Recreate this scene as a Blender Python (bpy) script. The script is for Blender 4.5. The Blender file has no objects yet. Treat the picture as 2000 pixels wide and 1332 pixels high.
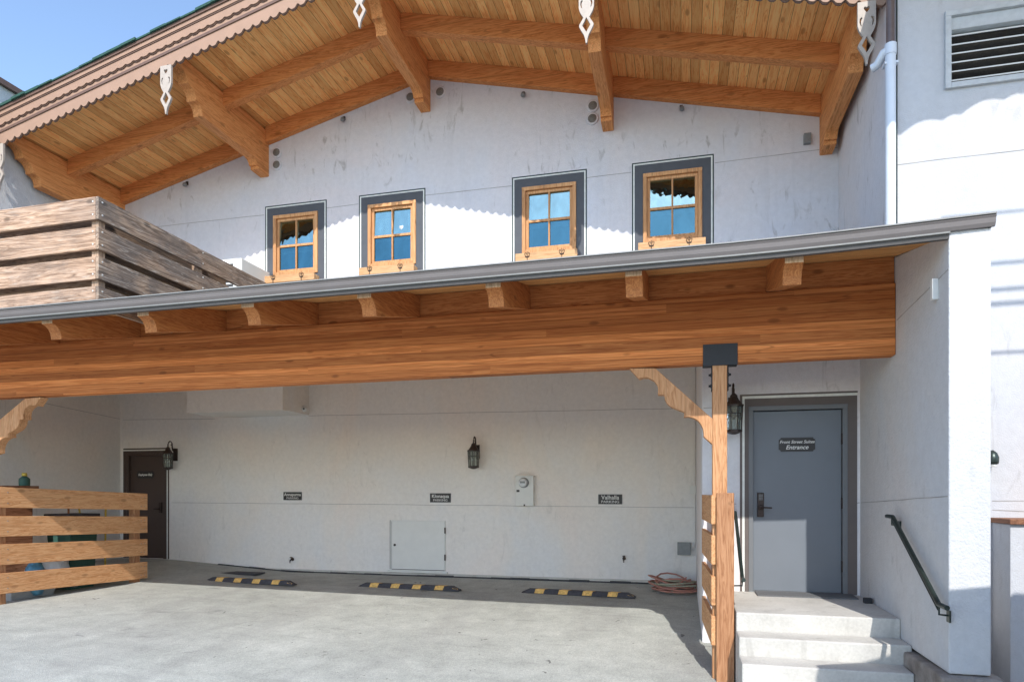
import bpy, bmesh, math, random
from mathutils import Vector, Matrix
from mathutils.geometry import tessellate_polygon
random.seed(7)
S = bpy.context.scene
COL = S.collection

# ------------------------------------------------------------------ camera
F = 1310.0; YAW = math.radians(14.14); HY = 960.0
cam_d = bpy.data.cameras.new("camera"); cam = bpy.data.objects.new("camera", cam_d); COL.objects.link(cam)
cam_d.sensor_width = 36; cam_d.sensor_fit = 'HORIZONTAL'
cam_d.lens = F/2000*36
cam_d.shift_y = (HY-666)/2000
cam_d.clip_start = 0.05; cam_d.clip_end = 2000
cam.rotation_euler = (math.pi/2, 0, YAW)
S.camera = cam
# ------------------------------------------------------------------ light
SUN = Vector((0.213, -1.0, 0.845)).normalized()          # direction towards the sun
elev = math.asin(SUN.z)
w = bpy.data.worlds.new("World"); S.world = w; w.use_nodes = True
nt = w.node_tree; nt.nodes.clear()
sky = nt.nodes.new('ShaderNodeTexSky'); sky.sky_type = 'NISHITA'; sky.sun_disc = False
sky.sun_elevation = elev; sky.sun_rotation = math.atan2(SUN.x, SUN.y)
sky.altitude = 400; sky.air_density = 1.0; sky.dust_density = .6; sky.ozone_density = 1.2
bg = nt.nodes.new('ShaderNodeBackground'); bg.inputs['Strength'].default_value = 0.145
wo = nt.nodes.new('ShaderNodeOutputWorld')
nt.links.new(sky.outputs[0], bg.inputs[0]); nt.links.new(bg.outputs[0], wo.inputs[0])
sd = bpy.data.lights.new("sun", 'SUN'); sd.energy = 2.1; sd.angle = math.radians(0.5); sd.color = (1.0, 0.955, 0.90)
so = bpy.data.objects.new("sun", sd); COL.objects.link(so)
so.rotation_euler = SUN.to_track_quat('Z', 'Y').to_euler(); so.location = (3, -5, 12)
S.view_settings.view_transform = 'Standard'; S.view_settings.look = 'None'; S.view_settings.gamma = 1
S.view_settings.exposure = 1.18
S.render.engine = 'CYCLES'
S.cycles.max_bounces = 8; S.cycles.diffuse_bounces = 5

# ------------------------------------------------------------------ helpers
def ang(px): return math.atan((px-1000)/F) - YAW
def XY(px, Y): return Y*math.tan(ang(px))
def SC(px, Y): return F*(math.cos(YAW) + (px-1000)/F*math.sin(YAW))/Y
def at(px, py, Y): return XY(px, Y), (HY-py)/SC(px, Y)      # a point seen at (px,py) on the plane at depth Y -> (X, z)
def atX(px, py, X):
    Y = X/math.tan(ang(px)); return Y, (HY-py)/SC(px, Y)

class MB:
    def __init__(s): s.v = []; s.f = []; s.sm = []
    def add(s, vs, fs, smooth=False):
        n = len(s.v); s.v += [tuple(p) for p in vs]
        for f in fs: s.f.append([i+n for i in f]); s.sm.append(smooth)
        return s
    def box(s, x0, x1, y0, y1, z0, z1):
        if x0 > x1: x0, x1 = x1, x0
        if y0 > y1: y0, y1 = y1, y0
        if z0 > z1: z0, z1 = z1, z0
        vs = [(x, y, z) for z in (z0, z1) for y in (y0, y1) for x in (x0, x1)]
        return s.add(vs, [(0,2,3,1),(4,5,7,6),(0,1,5,4),(2,6,7,3),(0,4,6,2),(1,3,7,5)])
    def hexa(s, bot, top):
        return s.add(list(bot)+list(top), [(3,2,1,0),(4,5,6,7)]+[(i,(i+1)%4,(i+1)%4+4,i+4) for i in range(4)])
    def prism(s, loops, fn, a, b, smooth=False):
        """loops: outer polygon + holes in 2D; fn(u, v, t) -> 3D; extruded from t=a to t=b"""
        if not isinstance(loops[0][0], (tuple, list)): loops = [loops]
        flat = [p for l in loops for p in l]; n = len(flat)
        tri = tessellate_polygon([[Vector((p[0], p[1], 0)) for p in l] for l in loops])
        vs = [fn(p[0], p[1], a) for p in flat] + [fn(p[0], p[1], b) for p in flat]
        fs = [tuple(t) for t in tri] + [tuple(i+n for i in reversed(t)) for t in tri]
        o = 0
        for l in loops:
            m = len(l)
            for i in range(m):
                j = (i+1) % m; fs.append((o+i, o+j, o+j+n, o+i+n))
            o += m
        return s.add(vs, fs, smooth)
    def pxz(s, loops, y0, y1): return s.prism(loops, lambda u, v, t: (u, t, v), y0, y1)
    def pyz(s, loops, x0, x1): return s.prism(loops, lambda u, v, t: (t, u, v), x0, x1)
    def pxy(s, loops, z0, z1): return s.prism(loops, lambda u, v, t: (u, v, t), z0, z1)
    def frame(s, x0, x1, z0, z1, wd, y0, y1, bottom=True):
        s.box(x0, x0+wd, y0, y1, z0, z1-wd); s.box(x1-wd, x1, y0, y1, z0, z1-wd)
        s.box(x0, x1, y0, y1, z1-wd, z1)
        if bottom: s.box(x0+wd, x1-wd, y0, y1, z0, z0+wd)
        return s
    def tube(s, pts, r, n=8, closed=False):
        pts = [Vector(p) for p in pts]; N = len(pts); rings = []
        up = Vector((0.13, 0.31, 0.94)).normalized()
        rr = r if isinstance(r, (list, tuple)) else [r]*N
        for i, p in enumerate(pts):
            if closed: d = pts[(i+1) % N]-pts[i-1]
            else: d = pts[min(i+1, N-1)]-pts[max(i-1, 0)]
            d.normalize(); a = d.cross(up)
            if a.length < 1e-4: a = d.cross(Vector((1, 0, 0)))
            a.normalize(); b = d.cross(a)
            rings.append([p+(a*math.cos(2*math.pi*k/n)+b*math.sin(2*math.pi*k/n))*rr[i] for k in range(n)])
        vs = [q for rg in rings for q in rg]; fs = []
        for i in range(N if closed else N-1):
            j = (i+1) % N
            for k in range(n): fs.append((i*n+k, i*n+(k+1) % n, j*n+(k+1) % n, j*n+k))
        s.add(vs, fs, True)
        if not closed: s.add(rings[0], [tuple(range(n))]); s.add(rings[-1], [tuple(range(n))])
        return s
    def lathe(s, c, prof, n=16, axis='z', sq=None):
        vs = []; fs = []
        for (r, h) in prof:
            for k in range(n):
                a = 2*math.pi*(k+.5)/n; x, y = r*math.cos(a), r*math.sin(a)
                if axis == 'z': vs.append((c[0]+x, c[1]+y, c[2]+h))
                else: vs.append((c[0]+x, c[1]+h, c[2]+y))
        for i in range(len(prof)-1):
            for k in range(n): fs.append((i*n+k, i*n+(k+1) % n, (i+1)*n+(k+1) % n, (i+1)*n+k))
        fs.append(tuple(range(n))); fs.append(tuple(range((len(prof)-1)*n, len(prof)*n)))
        return s.add(vs, fs, n > 8)
    def build(s, name, mat, parent=None, bevel=0, org=None):
        me = bpy.data.meshes.new(name); o = bpy.data.objects.new(name, me); COL.objects.link(o)
        if parent is not None:
            L = Vector(parent['_o']); o.parent = parent
        elif org is not None: L = Vector(org); o.location = L
        else:
            xs = [p[0] for p in s.v]; ys = [p[1] for p in s.v]; zs = [p[2] for p in s.v]
            L = Vector(((min(xs)+max(xs))/2, (min(ys)+max(ys))/2, min(zs))); o.location = L
        o['_o'] = tuple(L)
        me.from_pydata([tuple(Vector(p)-L) for p in s.v], [], s.f)
        me.polygons.foreach_set('use_smooth', s.sm)
        bm = bmesh.new(); bm.from_mesh(me); bmesh.ops.recalc_face_normals(bm, faces=bm.faces); bm.to_mesh(me); bm.free()
        me.materials.append(mat)
        if bevel:
            m = o.modifiers.new('bevel', 'BEVEL'); m.width = bevel; m.segments = 2; m.limit_method = 'ANGLE'; m.angle_limit = math.radians(50)
        return o

def tag(o, label=None, cat=None, group=None, kind=None):
    if label: o['label'] = label
    if cat: o['category'] = cat
    if group: o['group'] = group
    if kind: o['kind'] = kind
    return o
def thing(name, label, cat, loc, group=None):
    o = bpy.data.objects.new(name, None); COL.objects.link(o); o.location = loc; o.empty_display_size = .1
    o['_o'] = tuple(loc)
    return tag(o, label, cat, group)
def copy_tree(o, parent=None):
    c = o.copy(); COL.objects.link(c)
    if parent is not None: c.parent = parent
    for ch in list(o.children): copy_tree(ch, c)
    return c
def text_mesh(name, body, size, mat, parent, c, shear=0, extr=0.002, bold=0.0, width=1.0, face='-Y'):
    cu = bpy.data.curves.new(name, 'FONT'); cu.body = body; cu.size = size; cu.align_x = 'CENTER'; cu.align_y = 'CENTER'
    cu.shear = shear; cu.extrude = extr; cu.offset = bold
    t = bpy.data.objects.new(name+'_c', cu); COL.objects.link(t)
    bpy.context.view_layer.update()
    me = bpy.data.meshes.new_from_object(t.evaluated_get(bpy.context.evaluated_depsgraph_get()))
    bpy.data.objects.remove(t); bpy.data.curves.remove(cu)
    me.name = name; me.materials.clear(); me.materials.append(mat)
    o = bpy.data.objects.new(name, me); COL.objects.link(o)
    L = Vector(parent['_o'])
    me.transform(Matrix.Translation(Vector(c)-L) @ Matrix.Rotation(math.pi/2, 4, 'X') @ Matrix.Diagonal((width, 1, 1, 1)))
    o.parent = parent; o['_o'] = tuple(L)
    return o

# ------------------------------------------------------------------ materials
def nodes(name, rough=.6, metal=0):
    m = bpy.data.materials.new(name); m.use_nodes = True
    t = m.node_tree; b = t.nodes['Principled BSDF']
    b.inputs['Roughness'].default_value = rough; b.inputs['Metallic'].default_value = metal
    return m, t, b
def N(t, ty, **kw):
    n = t.nodes.new(ty)
    for k, v in kw.items():
        if k in n.inputs.keys() if hasattr(n.inputs, 'keys') else False: n.inputs[k].default_value = v
        else: setattr(n, k, v)
    return n
def ramp(t, src, stops):
    r = t.nodes.new('ShaderNodeValToRGB'); e = r.color_ramp.elements
    while len(e) > 1: e.remove(e[-1])
    e[0].position = stops[0][0]; e[0].color = (*stops[0][1], 1)
    for p, c in stops[1:]:
        x = e.new(p); x.color = (*c, 1)
    t.links.new(src, r.inputs[0]); return r.outputs[0]
def mix(t, fac, a, b, mode='MIX'):
    n = t.nodes.new('ShaderNodeMix'); n.data_type = 'RGBA'; n.blend_type = mode
    for sock, v in ((n.inputs[0], fac), (n.inputs[6], a), (n.inputs[7], b)):
        if isinstance(v, (int, float)): sock.default_value = v
        elif isinstance(v, tuple): sock.default_value = (*v, 1) if len(v) == 3 else v
        else: t.links.new(v, sock)
    return n.outputs[2]
def math_(t, op, a, b=None, c=None):
    n = t.nodes.new('ShaderNodeMath'); n.operation = op
    for i, v in enumerate((a, b, c)):
        if v is None: continue
        if isinstance(v, (int, float)): n.inputs[i].default_value = v
        else: t.links.new(v, n.inputs[i])
    return n.outputs[0]
def pos(t, scale=(1, 1, 1), off=None):
    g = t.nodes.new('ShaderNodeNewGeometry'); mp = t.nodes.new('ShaderNodeMapping'); mp.inputs['Scale'].default_value = scale
    t.links.new(g.outputs['Position'], mp.inputs['Vector'])
    if off is not None: t.links.new(off, mp.inputs['Location'])
    return mp.outputs[0]
def noise(t, vec, sc, det=4, dist=0, rough=.55):
    n = t.nodes.new('ShaderNodeTexNoise'); n.inputs['Scale'].default_value = sc; n.inputs['Detail'].default_value = det
    n.inputs['Distortion'].default_value = dist; n.inputs['Roughness'].default_value = rough
    t.links.new(vec, n.inputs['Vector']); return n.outputs[0]
def bump(t, b, h, strength=.3, dist=.01):
    n = t.nodes.new('ShaderNodeBump'); n.inputs['Strength'].default_value = strength; n.inputs['Distance'].default_value = dist
    t.links.new(h, n.inputs['Height']); t.links.new(n.outputs[0], b.inputs['Normal'])
def sep(t):
    g = t.nodes.new('ShaderNodeNewGeometry'); s = t.nodes.new('ShaderNodeSeparateXYZ'); t.links.new(g.outputs['Position'], s.inputs[0]); return s
def white(t, v):
    n = t.nodes.new('ShaderNodeTexWhiteNoise'); n.noise_dimensions = '1D'; t.links.new(v, n.inputs['W']); return n.outputs[0]

def flat(name, c, rough=.6, metal=0, var=.12, sc=18, bmp=0):
    m, t, b = nodes(name, rough, metal)
    n = noise(t, pos(t), sc, 5)
    t.links.new(mix(t, math_(t, 'MULTIPLY', math_(t, 'SUBTRACT', n, .35), 1.6), tuple(x*(1+var) for x in c), tuple(x*(1-var*1.6) for x in c)), b.inputs['Base Color'])
    if bmp: bump(t, b, noise(t, pos(t), sc*6, 4), bmp, .004)
    return m

def wood(name, light, mid, dark, axis='x', plank=None, plank_axis='x', knots=.5, rough=.62, weather=0, lam=None, groove=.05, seed=0, freq=1.0):
    m, t, b = nodes(name, rough)
    if lam: axis = 'X'
    st = {'X': (.22, 14, 14), 'x': (.55, 9, 9), 'y': (9, .55, 9), 'z': (9, 9, .55)}[axis]
    geo = t.nodes.new('ShaderNodeNewGeometry')
    comb = t.nodes.new('ShaderNodeCombineXYZ')
    isl = math_(t, 'MULTIPLY', geo.outputs['Random Per Island'], 31.7)
    sp = sep(t); idn = None; fr = None
    if plank:
        q = math_(t, 'DIVIDE', sp.outputs[plank_axis.upper()], plank)
        fl = math_(t, 'FLOOR', q); fr = math_(t, 'FRACT', q); idn = white(t, fl)
        isl = math_(t, 'MULTIPLY', idn, 47.3)
    if lam:
        wob = math_(t, 'FLOOR', math_(t, 'DIVIDE', sp.outputs['Z'], lam))
        rowr = white(t, wob)
        seg = math_(t, 'FLOOR', math_(t, 'ADD', math_(t, 'DIVIDE', sp.outputs['X'], 6.5), math_(t, 'MULTIPLY', rowr, 9.0)))
        idn = white(t, math_(t, 'ADD', wob, math_(t, 'MULTIPLY', seg, 17.13)))
        isl = math_(t, 'MULTIPLY', idn, 23.3)
    for i in range(3): t.links.new(isl, comb.inputs[i])
    v = pos(t, st, comb.outputs[0])
    n1 = noise(t, v, 1.6*freq, 5, 1.2, .6)
    rings = math_(t, 'FRACT', math_(t, 'MULTIPLY', n1, 7.0))
    rings = math_(t, 'ABSOLUTE', math_(t, 'SUBTRACT', rings, .5))
    fine = noise(t, pos(t, tuple(x*5 for x in st), comb.outputs[0]), 3.0, 4, .2)
    g = math_(t, 'ADD', math_(t, 'MULTIPLY', rings, 1.0), math_(t, 'MULTIPLY', fine, .62))
    c = ramp(t, g, [(.27, dark), (.47, mid), (.74, light)])
    if idn is None: idn = geo.outputs['Random Per Island']
    c = mix(t, 1.0, c, ramp(t, idn, [(0, (.74, .68, .62)), (.5, (1, 1, 1)), (1, (1.2, 1.2, 1.18))]), 'MULTIPLY')
    if knots:
        kv = pos(t, {'X': (.42, 1, 1), 'x': (.42, 1, 1), 'y': (1, .42, 1), 'z': (1, 1, .42)}[axis], comb.outputs[0])
        vo = t.nodes.new('ShaderNodeTexVoronoi'); vo.inputs['Scale'].default_value = 5.0; t.links.new(kv, vo.inputs['Vector'])
        kk = ramp(t, vo.outputs['Distance'], [(0, (1, 1, 1)), (.09, (.8, .8, .8)), (.15, (0, 0, 0))])
        c = mix(t, math_(t, 'MULTIPLY', kk, knots), c, tuple(x*.38 for x in dark))
    sx = {'X': (.10, 26, 26), 'x': (.3, 34, 34), 'y': (34, .3, 34), 'z': (34, 34, .3)}[axis]
    sk = ramp(t, noise(t, pos(t, sx, comb.outputs[0]), 1.0, 4, .6, .6), [(.53, (0, 0, 0)), (.66, (1, 1, 1))])
    c = mix(t, math_(t, 'MULTIPLY', sk, .2 if plank else .42), c, tuple(x*.55 for x in dark))
    sx2 = {'X': (.5, 9, 9), 'x': (.8, 15, 15), 'y': (15, .8, 15), 'z': (15, 15, .8)}[axis]
    ck = ramp(t, noise(t, pos(t, sx2, comb.outputs[0]), .8, 2, .3, .4), [(.493, (0, 0, 0)), (.499, (1, 1, 1)), (.503, (1, 1, 1)), (.509, (0, 0, 0))])
    cm = ramp(t, noise(t, pos(t), 1.7, 2), [(.52, (0, 0, 0)), (.60, (1, 1, 1))])
    c = mix(t, math_(t, 'MULTIPLY', math_(t, 'MULTIPLY', ck, cm), .55), c, tuple(x*.3 for x in dark))
    b.inputs['Specular IOR Level'].default_value = .22
    big = noise(t, pos(t), .9, 3)
    c = mix(t, math_(t, 'MULTIPLY', big, .35), c, tuple(x*.8 for x in mid))
    if weather:
        wn = ramp(t, noise(t, pos(t, (1.2, 1.2, 2.2)), 1.5, 6, .8), [(.38, (0, 0, 0)), (.62, (1, 1, 1))])
        c = mix(t, math_(t, 'MULTIPLY', wn, weather), c, (.115, .105, .10))
        wh = ramp(t, noise(t, pos(t, st), 3.1, 6, 2.5), [(.58, (0, 0, 0)), (.66, (1, 1, 1))])
        c = mix(t, math_(t, 'MULTIPLY', wh, weather*.9), c, (.62, .55, .47))
    h = g
    if lam:
        lf = math_(t, 'FRACT', math_(t, 'DIVIDE', sp.outputs['Z'], lam))
        c = mix(t, 1.0, c, ramp(t, lf, [(0, (.60, .55, .5)), (.10, (1, 1, 1)), (.9, (1.05, 1.05, 1.05)), (1, (.75, .7, .66))]), 'MULTIPLY')
        c = mix(t, 1.0, c, ramp(t, white(t, math_(t, 'ADD', wob, 3.3)), [(0, (.80, .76, .72)), (1, (1.22, 1.2, 1.16))]), 'MULTIPLY')
    if fr is not None:
        e = math_(t, 'MINIMUM', fr, math_(t, 'SUBTRACT', 1.0, fr))
        gv = ramp(t, e, [(0, (0, 0, 0)), (groove, (1, 1, 1))])
        c = mix(t, 1.0, c, ramp(t, e, [(0, (.22, .18, .15)), (groove*.8, (1, 1, 1))]), 'MULTIPLY')
        h = math_(t, 'ADD', math_(t, 'MULTIPLY', g, .15), gv)
    t.links.new(c, b.inputs['Base Color'])
    bump(t, b, h, .35, .004)
    return m

def stucco(name, c=(.70, .69, .70), stain=.5, bsc=85, bst=.55, streak=True):
    m, t, b = nodes(name, .9)
    a = noise(t, pos(t), .7, 6, .4)
    col = mix(t, math_(t, 'MULTIPLY', a, .6), tuple(x*1.07 for x in c), tuple(x*.86 for x in c))
    wc = noise(t, pos(t, (1, 1, .6)), .55, 3, 1.0)
    col = mix(t, 1.0, col, ramp(t, wc, [(.35, (1.03, .99, .97)), (.5, (1, 1, 1)), (.65, (.97, 1.0, 1.04))]), 'MULTIPLY')
    sm = noise(t, pos(t), 14, 5, 0, .7)
    col = mix(t, 1.0, col, ramp(t, sm, [(.3, (.93, .93, .93)), (.7, (1.03, 1.03, 1.03))]), 'MULTIPLY')
    if stain:
        s1 = ramp(t, noise(t, pos(t, (1, 1, .32)), 6.5, 7, 1.1, .62), [(.585, (0, 0, 0)), (.68, (1, 1, 1))])
        s2 = ramp(t, noise(t, pos(t), .9, 2), [(.44, (0, 0, 0)), (.56, (1, 1, 1))])
        col = mix(t, math_(t, 'MULTIPLY', math_(t, 'MULTIPLY', s1, s2), stain), col, (.24, .225, .21))
        s3 = ramp(t, noise(t, pos(t, (3.5, 3.5, .16)), 2.2, 4, .3), [(.55, (0, 0, 0)), (.75, (1, 1, 1))])
        col = mix(t, math_(t, 'MULTIPLY', s3, .16*stain*2), col, tuple(x*.6 for x in c))
    t.links.new(col, b.inputs['Base Color'])
    n1 = noise(t, pos(t), bsc, 3, 0, .6); n2 = noise(t, pos(t), 7, 3)
    bump(t, b, math_(t, 'ADD', n1, math_(t, 'MULTIPLY', n2, .8)), bst, .008)
    return m

M = {}
M['stucco'] = stucco('white_stucco', (.665, .66, .69))
M['stucco_park'] = stucco('parking_stucco', (.77, .735, .69), .16)
M['stucco_rough'] = stucco('rough_stucco', (.60, .595, .59), .22, 55, .9)
M['stucco_right'] = stucco('right_stucco', (.52, .525, .54), .3, 85, .5)
M['stucco_side'] = stucco('side_stucco', (.73, .715, .725), .4, 85, .5)
M['beam'] = wood('glulam_wood', (.62, .25, .085), (.49, .165, .048), (.30, .09, .025), 'x', knots=.75, lam=.0905)
M['wood_x'] = wood('timber_wood', (.85, .38, .135), (.73, .28, .09), (.49, .165, .045), 'x', knots=.6)
M['wood_y'] = wood('purlin_wood', (.90, .43, .165), (.79, .325, .11), (.54, .19, .055), 'y', knots=.6)
M['wood_z'] = wood('post_wood', (.66, .38, .20), (.56, .285, .135), (.38, .175, .075), 'z', knots=.5)
M['joist'] = wood('joist_wood', (.60, .26, .09), (.49, .18, .06), (.31, .105, .033), 'y', knots=.6)
M['block'] = wood('blocking_wood', (.56, .23, .08), (.46, .165, .052), (.30, .10, .03), 'x', knots=.8)
M['tip'] = wood('end_grain_wood', (.72, .52, .34), (.62, .42, .26), (.45, .28, .16), 'z', knots=0)
M['soffit'] = wood('soffit_planks', (1.0, .60, .235), (.98, .48, .16), (.74, .27, .075), 'y', plank=.118, plank_axis='x', knots=.7)
M['soffit2'] = wood('canopy_planks', (.74, .42, .17), (.64, .33, .12), (.48, .21, .07), 'x', plank=.135, plank_axis='y', knots=.5)
M['fence'] = wood('fence_wood', (.76, .45, .24), (.66, .34, .155), (.46, .20, .08), 'y', knots=.6, freq=1.3)
M['fence_z'] = wood('fence_post_wood', (.50, .27, .145), (.40, .195, .095), (.25, .11, .05), 'z', knots=.4)
M['old_x'] = wood('weathered_rail_wood', (.70, .50, .37), (.46, .30, .20), (.20, .125, .085), 'x', knots=1, weather=.4, freq=.75, rough=.85)
M['old_y'] = wood('weathered_side_wood', (.56, .42, .31), (.34, .235, .165), (.14, .095, .07), 'y', knots=1, weather=.62, freq=.75, rough=.85)
M['old_z'] = wood('weathered_post_wood', (.58, .42, .30), (.47, .32, .22), (.30, .19, .13), 'z', knots=.3, weather=.3, rough=.85)
M['win'] = wood('window_wood', (.66, .37, .18), (.58, .30, .135), (.46, .215, .09), 'z', knots=.15)
M['shelf'] = wood('shelf_wood', (.70, .44, .24), (.62, .37, .19), (.48, .26, .12), 'x', knots=.4)
M['barge'] = flat('bargeboard_paint', (.33, .205, .142), .7, 0, .07, 6, .2)
M['brown'] = flat('brown_paint', (.13, .075, .055), .6)
M['pendant'] = flat('cream_paint', (.39, .335, .285), .6)
M['green_roof'] = flat('green_shingle', (.02, .065, .05), .9, 0, .4, 30, .5)
M['fascia'] = flat('taupe_metal', (.135, .12, .115), .6, 0, .07, 5)
M['fascia_d'] = flat('dark_taupe_metal', (.06, .055, .052), .55)
M['fascia_l'] = flat('pale_metal_edge', (.19, .19, .18), .6)
M['black'] = flat('black_steel', (.014, .017, .022), .6)
M['iron'] = flat('bronze_iron', (.045, .032, .028), .5, .5, .3, 30)
M['grey_border'] = flat('slate_paint', (.085, .092, .105), .85, 0, .08, 10, .2)
M['dark_border'] = flat('dark_green_paint', (.03, .05, .047), .85)
M['white_border'] = flat('white_line_paint', (.70, .72, .68), .85)
M['brown_border'] = flat('taupe_paint', (.135, .115, .108), .85, 0, .06, 8, .2)
M['door'] = flat('grey_door_paint', (.155, .175, .20), .5, 0, .04, 3)
M['frame_grey'] = flat('door_frame_paint', (.15, .16, .17), .55, 0, .05, 6)
M['door_brown'] = flat('brown_door_paint', (.062, .04, .033), .5, 0, .08, 4)
M['white_metal'] = flat('white_metal', (.66, .66, .63), .5, 0, .04, 6)
M['pvc'] = flat('white_pipe', (.62, .67, .74), .35, 0, .04, 5)
M['pipe_brown'] = flat('brown_pipe', (.11, .08, .075), .4)
M['grey_metal'] = flat('grey_box_metal', (.20, .215, .22), .5)
M['rail'] = flat('dark_green_metal', (.035, .05, .045), .35, .5, .2)
M['rubber'] = flat('black_rubber', (.045, .045, .052), .9, 0, .4, 18, .5)
M['yellow'] = flat('yellow_tape', (.58, .36, .11), .8, 0, .45, 26)
M['sign'] = flat('black_sign', (.03, .027, .027), .5)
M['letter'] = flat('white_letter', (.75, .75, .72), .6, 0, .02)
M['hose_red'] = flat('red_hose_rubber', (.38, .17, .13), .55, 0, .15, 9)
M['hose_green'] = flat('green_hose_rubber', (.30, .29, .21), .55)
M['vent_dark'] = flat('dark_vent_mesh', (.06, .052, .048), .8, 0, .3, 80)
M['vent_frame'] = flat('painted_vent_frame', (.46, .48, .49), .6)
M['vent_grey'] = flat('grey_vent_mesh', (.17, .165, .15), .8, 0, .3, 80)
M['score'] = flat('score_joint_grey', (.30, .29, .28), .95, 0, .3, 5)  # grey of the thin scored joints
M['mat_grey'] = flat('grey_door_mat', (.12, .125, .13), .95, 0, .2, 60, .6)
M['bin'] = flat('grey_plastic', (.30, .31, .32), .5)
M['blue'] = flat('blue_plastic', (.10, .28, .42), .45)
M['teal'] = flat('green_plastic', (.035, .10, .08), .7)
M['bag'] = flat('white_plastic_bag', (.66, .68, .70), .4, 0, .1, 8, .5)
M['pole_yellow'] = flat('yellow_handle', (.55, .42, .07), .5)
M['chalk'] = flat('pale_heart_paper', (.8, .85, .85), .7)
M['lampglass'] = None
M['clay'] = wood('cabinet_wood', (.34, .17, .10), (.26, .12, .065), (.16, .07, .04), 'y', knots=.3)

def glass_win(name, tint, thru, gloss):
    m, t, b = nodes(name, .35)
    t.nodes.remove(b)
    out = t.nodes['Material Output']
    gl = t.nodes.new('ShaderNodeBsdfGlossy'); gl.inputs['Roughness'].default_value = .02
    nz = noise(t, pos(t, (1, 1, .6)), 3.5, 4, 1.5)
    t.links.new(mix(t, nz, tuple(x*.72 for x in tint), tuple(min(x*1.3, 1) for x in tint)), gl.inputs['Color'])
    df = t.nodes.new('ShaderNodeBsdfTransparent'); df.inputs['Color'].default_value = (*thru, 1)
    mx = t.nodes.new('ShaderNodeMixShader'); mx.inputs[0].default_value = gloss
    bn = t.nodes.new('ShaderNodeBump'); bn.inputs['Strength'].default_value = .12; bn.inputs['Distance'].default_value = .02
    t.links.new(noise(t, pos(t), 4.2, 2), bn.inputs['Height']); t.links.new(bn.outputs[0], gl.inputs['Normal'])
    t.links.new(df.outputs[0], mx.inputs[1]); t.links.new(gl.outputs[0], mx.inputs[2]); t.links.new(mx.outputs[0], out.inputs[0])
    return m
M['glass_up'] = glass_win('upper_window_glass', (.42, .62, .60), (.75, .85, .85), .62)
M['glass_lo'] = glass_win('lower_window_glass', (.13, .30, .36), (.5, .62, .68), .50)
M['curtain'] = flat('lace_curtain', (.62, .66, .66), .9, 0, .2, 30)
m, t, b = nodes('lantern_glass', .08); b.inputs['Base Color'].default_value = (.55, .62, .58, 1)
b.inputs['Transmission Weight'].default_value = .85; b.inputs['IOR'].default_value = 1.2; M['lampglass'] = m
m, t, b = nodes('bulb_glass', .2); b.inputs['Base Color'].default_value = (.85, .85, .8, 1); M['bulb'] = m

# asphalt
m, t, b = nodes('asphalt', .92)
p = pos(t)
n1 = noise(t, p, .45, 6, .6); n2 = noise(t, p, 3.2, 6, .3, .65); n3 = noise(t, p, 150, 3)
vo = t.nodes.new('ShaderNodeTexVoronoi'); vo.inputs['Scale'].default_value = 95; t.links.new(p, vo.inputs['Vector'])
c = ramp(t, n1, [(.3, (.358, .372, .342)), (.7, (.46, .475, .438))])
c = mix(t, 1.0, c, ramp(t, n2, [(.3, (.82, .82, .82)), (.68, (1.1, 1.1, 1.1))]), 'MULTIPLY')
c = mix(t, 1.0, c, ramp(t, vo.outputs['Color'], [(0, (.78, .78, .78)), (.5, (1, 1, 1)), (1, (1.25, 1.24, 1.2))]), 'MULTIPLY')
st = ramp(t, noise(t, pos(t, (1, 2.2, 1)), 1.15, 7, 1.4), [(.67, (0, 0, 0)), (.73, (1, 1, 1))])
c = mix(t, math_(t, 'MULTIPLY', st, .4), c, (.13, .13, .135))
sp1 = ramp(t, noise(t, pos(t, (1.6, 1, 1)), 5.2, 3, .8), [(.70, (0, 0, 0)), (.73, (1, 1, 1))])
c = mix(t, math_(t, 'MULTIPLY', sp1, .75), c, (.07, .068, .066))
sp2 = ramp(t, noise(t, pos(t, (.35, 2.4, 1)), 2.1, 5, 1.5), [(.56, (0, 0, 0)), (.72, (1, 1, 1))])
c = mix(t, math_(t, 'MULTIPLY', sp2, .28), c, (.20, .20, .195))
tr = ramp(t, noise(t, pos(t, (1.1, .16, 1)), 1.3, 4, .3), [(.50, (0, 0, 0)), (.66, (1, 1, 1))])
c = mix(t, math_(t, 'MULTIPLY', tr, .22), c, (.22, .215, .21))
t.links.new(c, b.inputs['Base Color']); bump(t, b, math_(t, 'ADD', vo.outputs['Distance'], n3), .5, .008)
M['asphalt'] = m
# concrete
m, t, b = nodes('concrete', .88)
c = ramp(t, noise(t, pos(t), 1.6, 7, .5), [(.3, (.42, .405, .37)), (.5, (.52, .505, .465)), (.72, (.58, .565, .52))])
c = mix(t, 1.0, c, ramp(t, noise(t, pos(t), 45, 5), [(.3, (.9, .9, .9)), (.7, (1.05, 1.05, 1.05))]), 'MULTIPLY')
cs = ramp(t, noise(t, pos(t, (1, 1, .4)), 4.5, 6, 1.2), [(.56, (0, 0, 0)), (.70, (1, 1, 1))])
c = mix(t, math_(t, 'MULTIPLY', cs, .35), c, (.27, .255, .23))
t.links.new(c, b.inputs['Base Color']); bump(t, b, noise(t, pos(t), 60, 5), .4, .005); M['concrete'] = m
# rubble stone base
m, t, b = nodes('rough_stone', .95)
vo = t.nodes.new('ShaderNodeTexVoronoi'); vo.inputs['Scale'].default_value = 6; t.links.new(pos(t), vo.inputs['Vector'])
c = mix(t, noise(t, pos(t), 22, 6), (.20, .17, .145), (.40, .35, .31))
c = mix(t, .5, c, vo.outputs['Distance'], 'SOFT_LIGHT')
t.links.new(c, b.inputs['Base Color']); bump(t, b, noise(t, pos(t), 14, 7, .5, .7), 1, .04); M['stone'] = m

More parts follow.
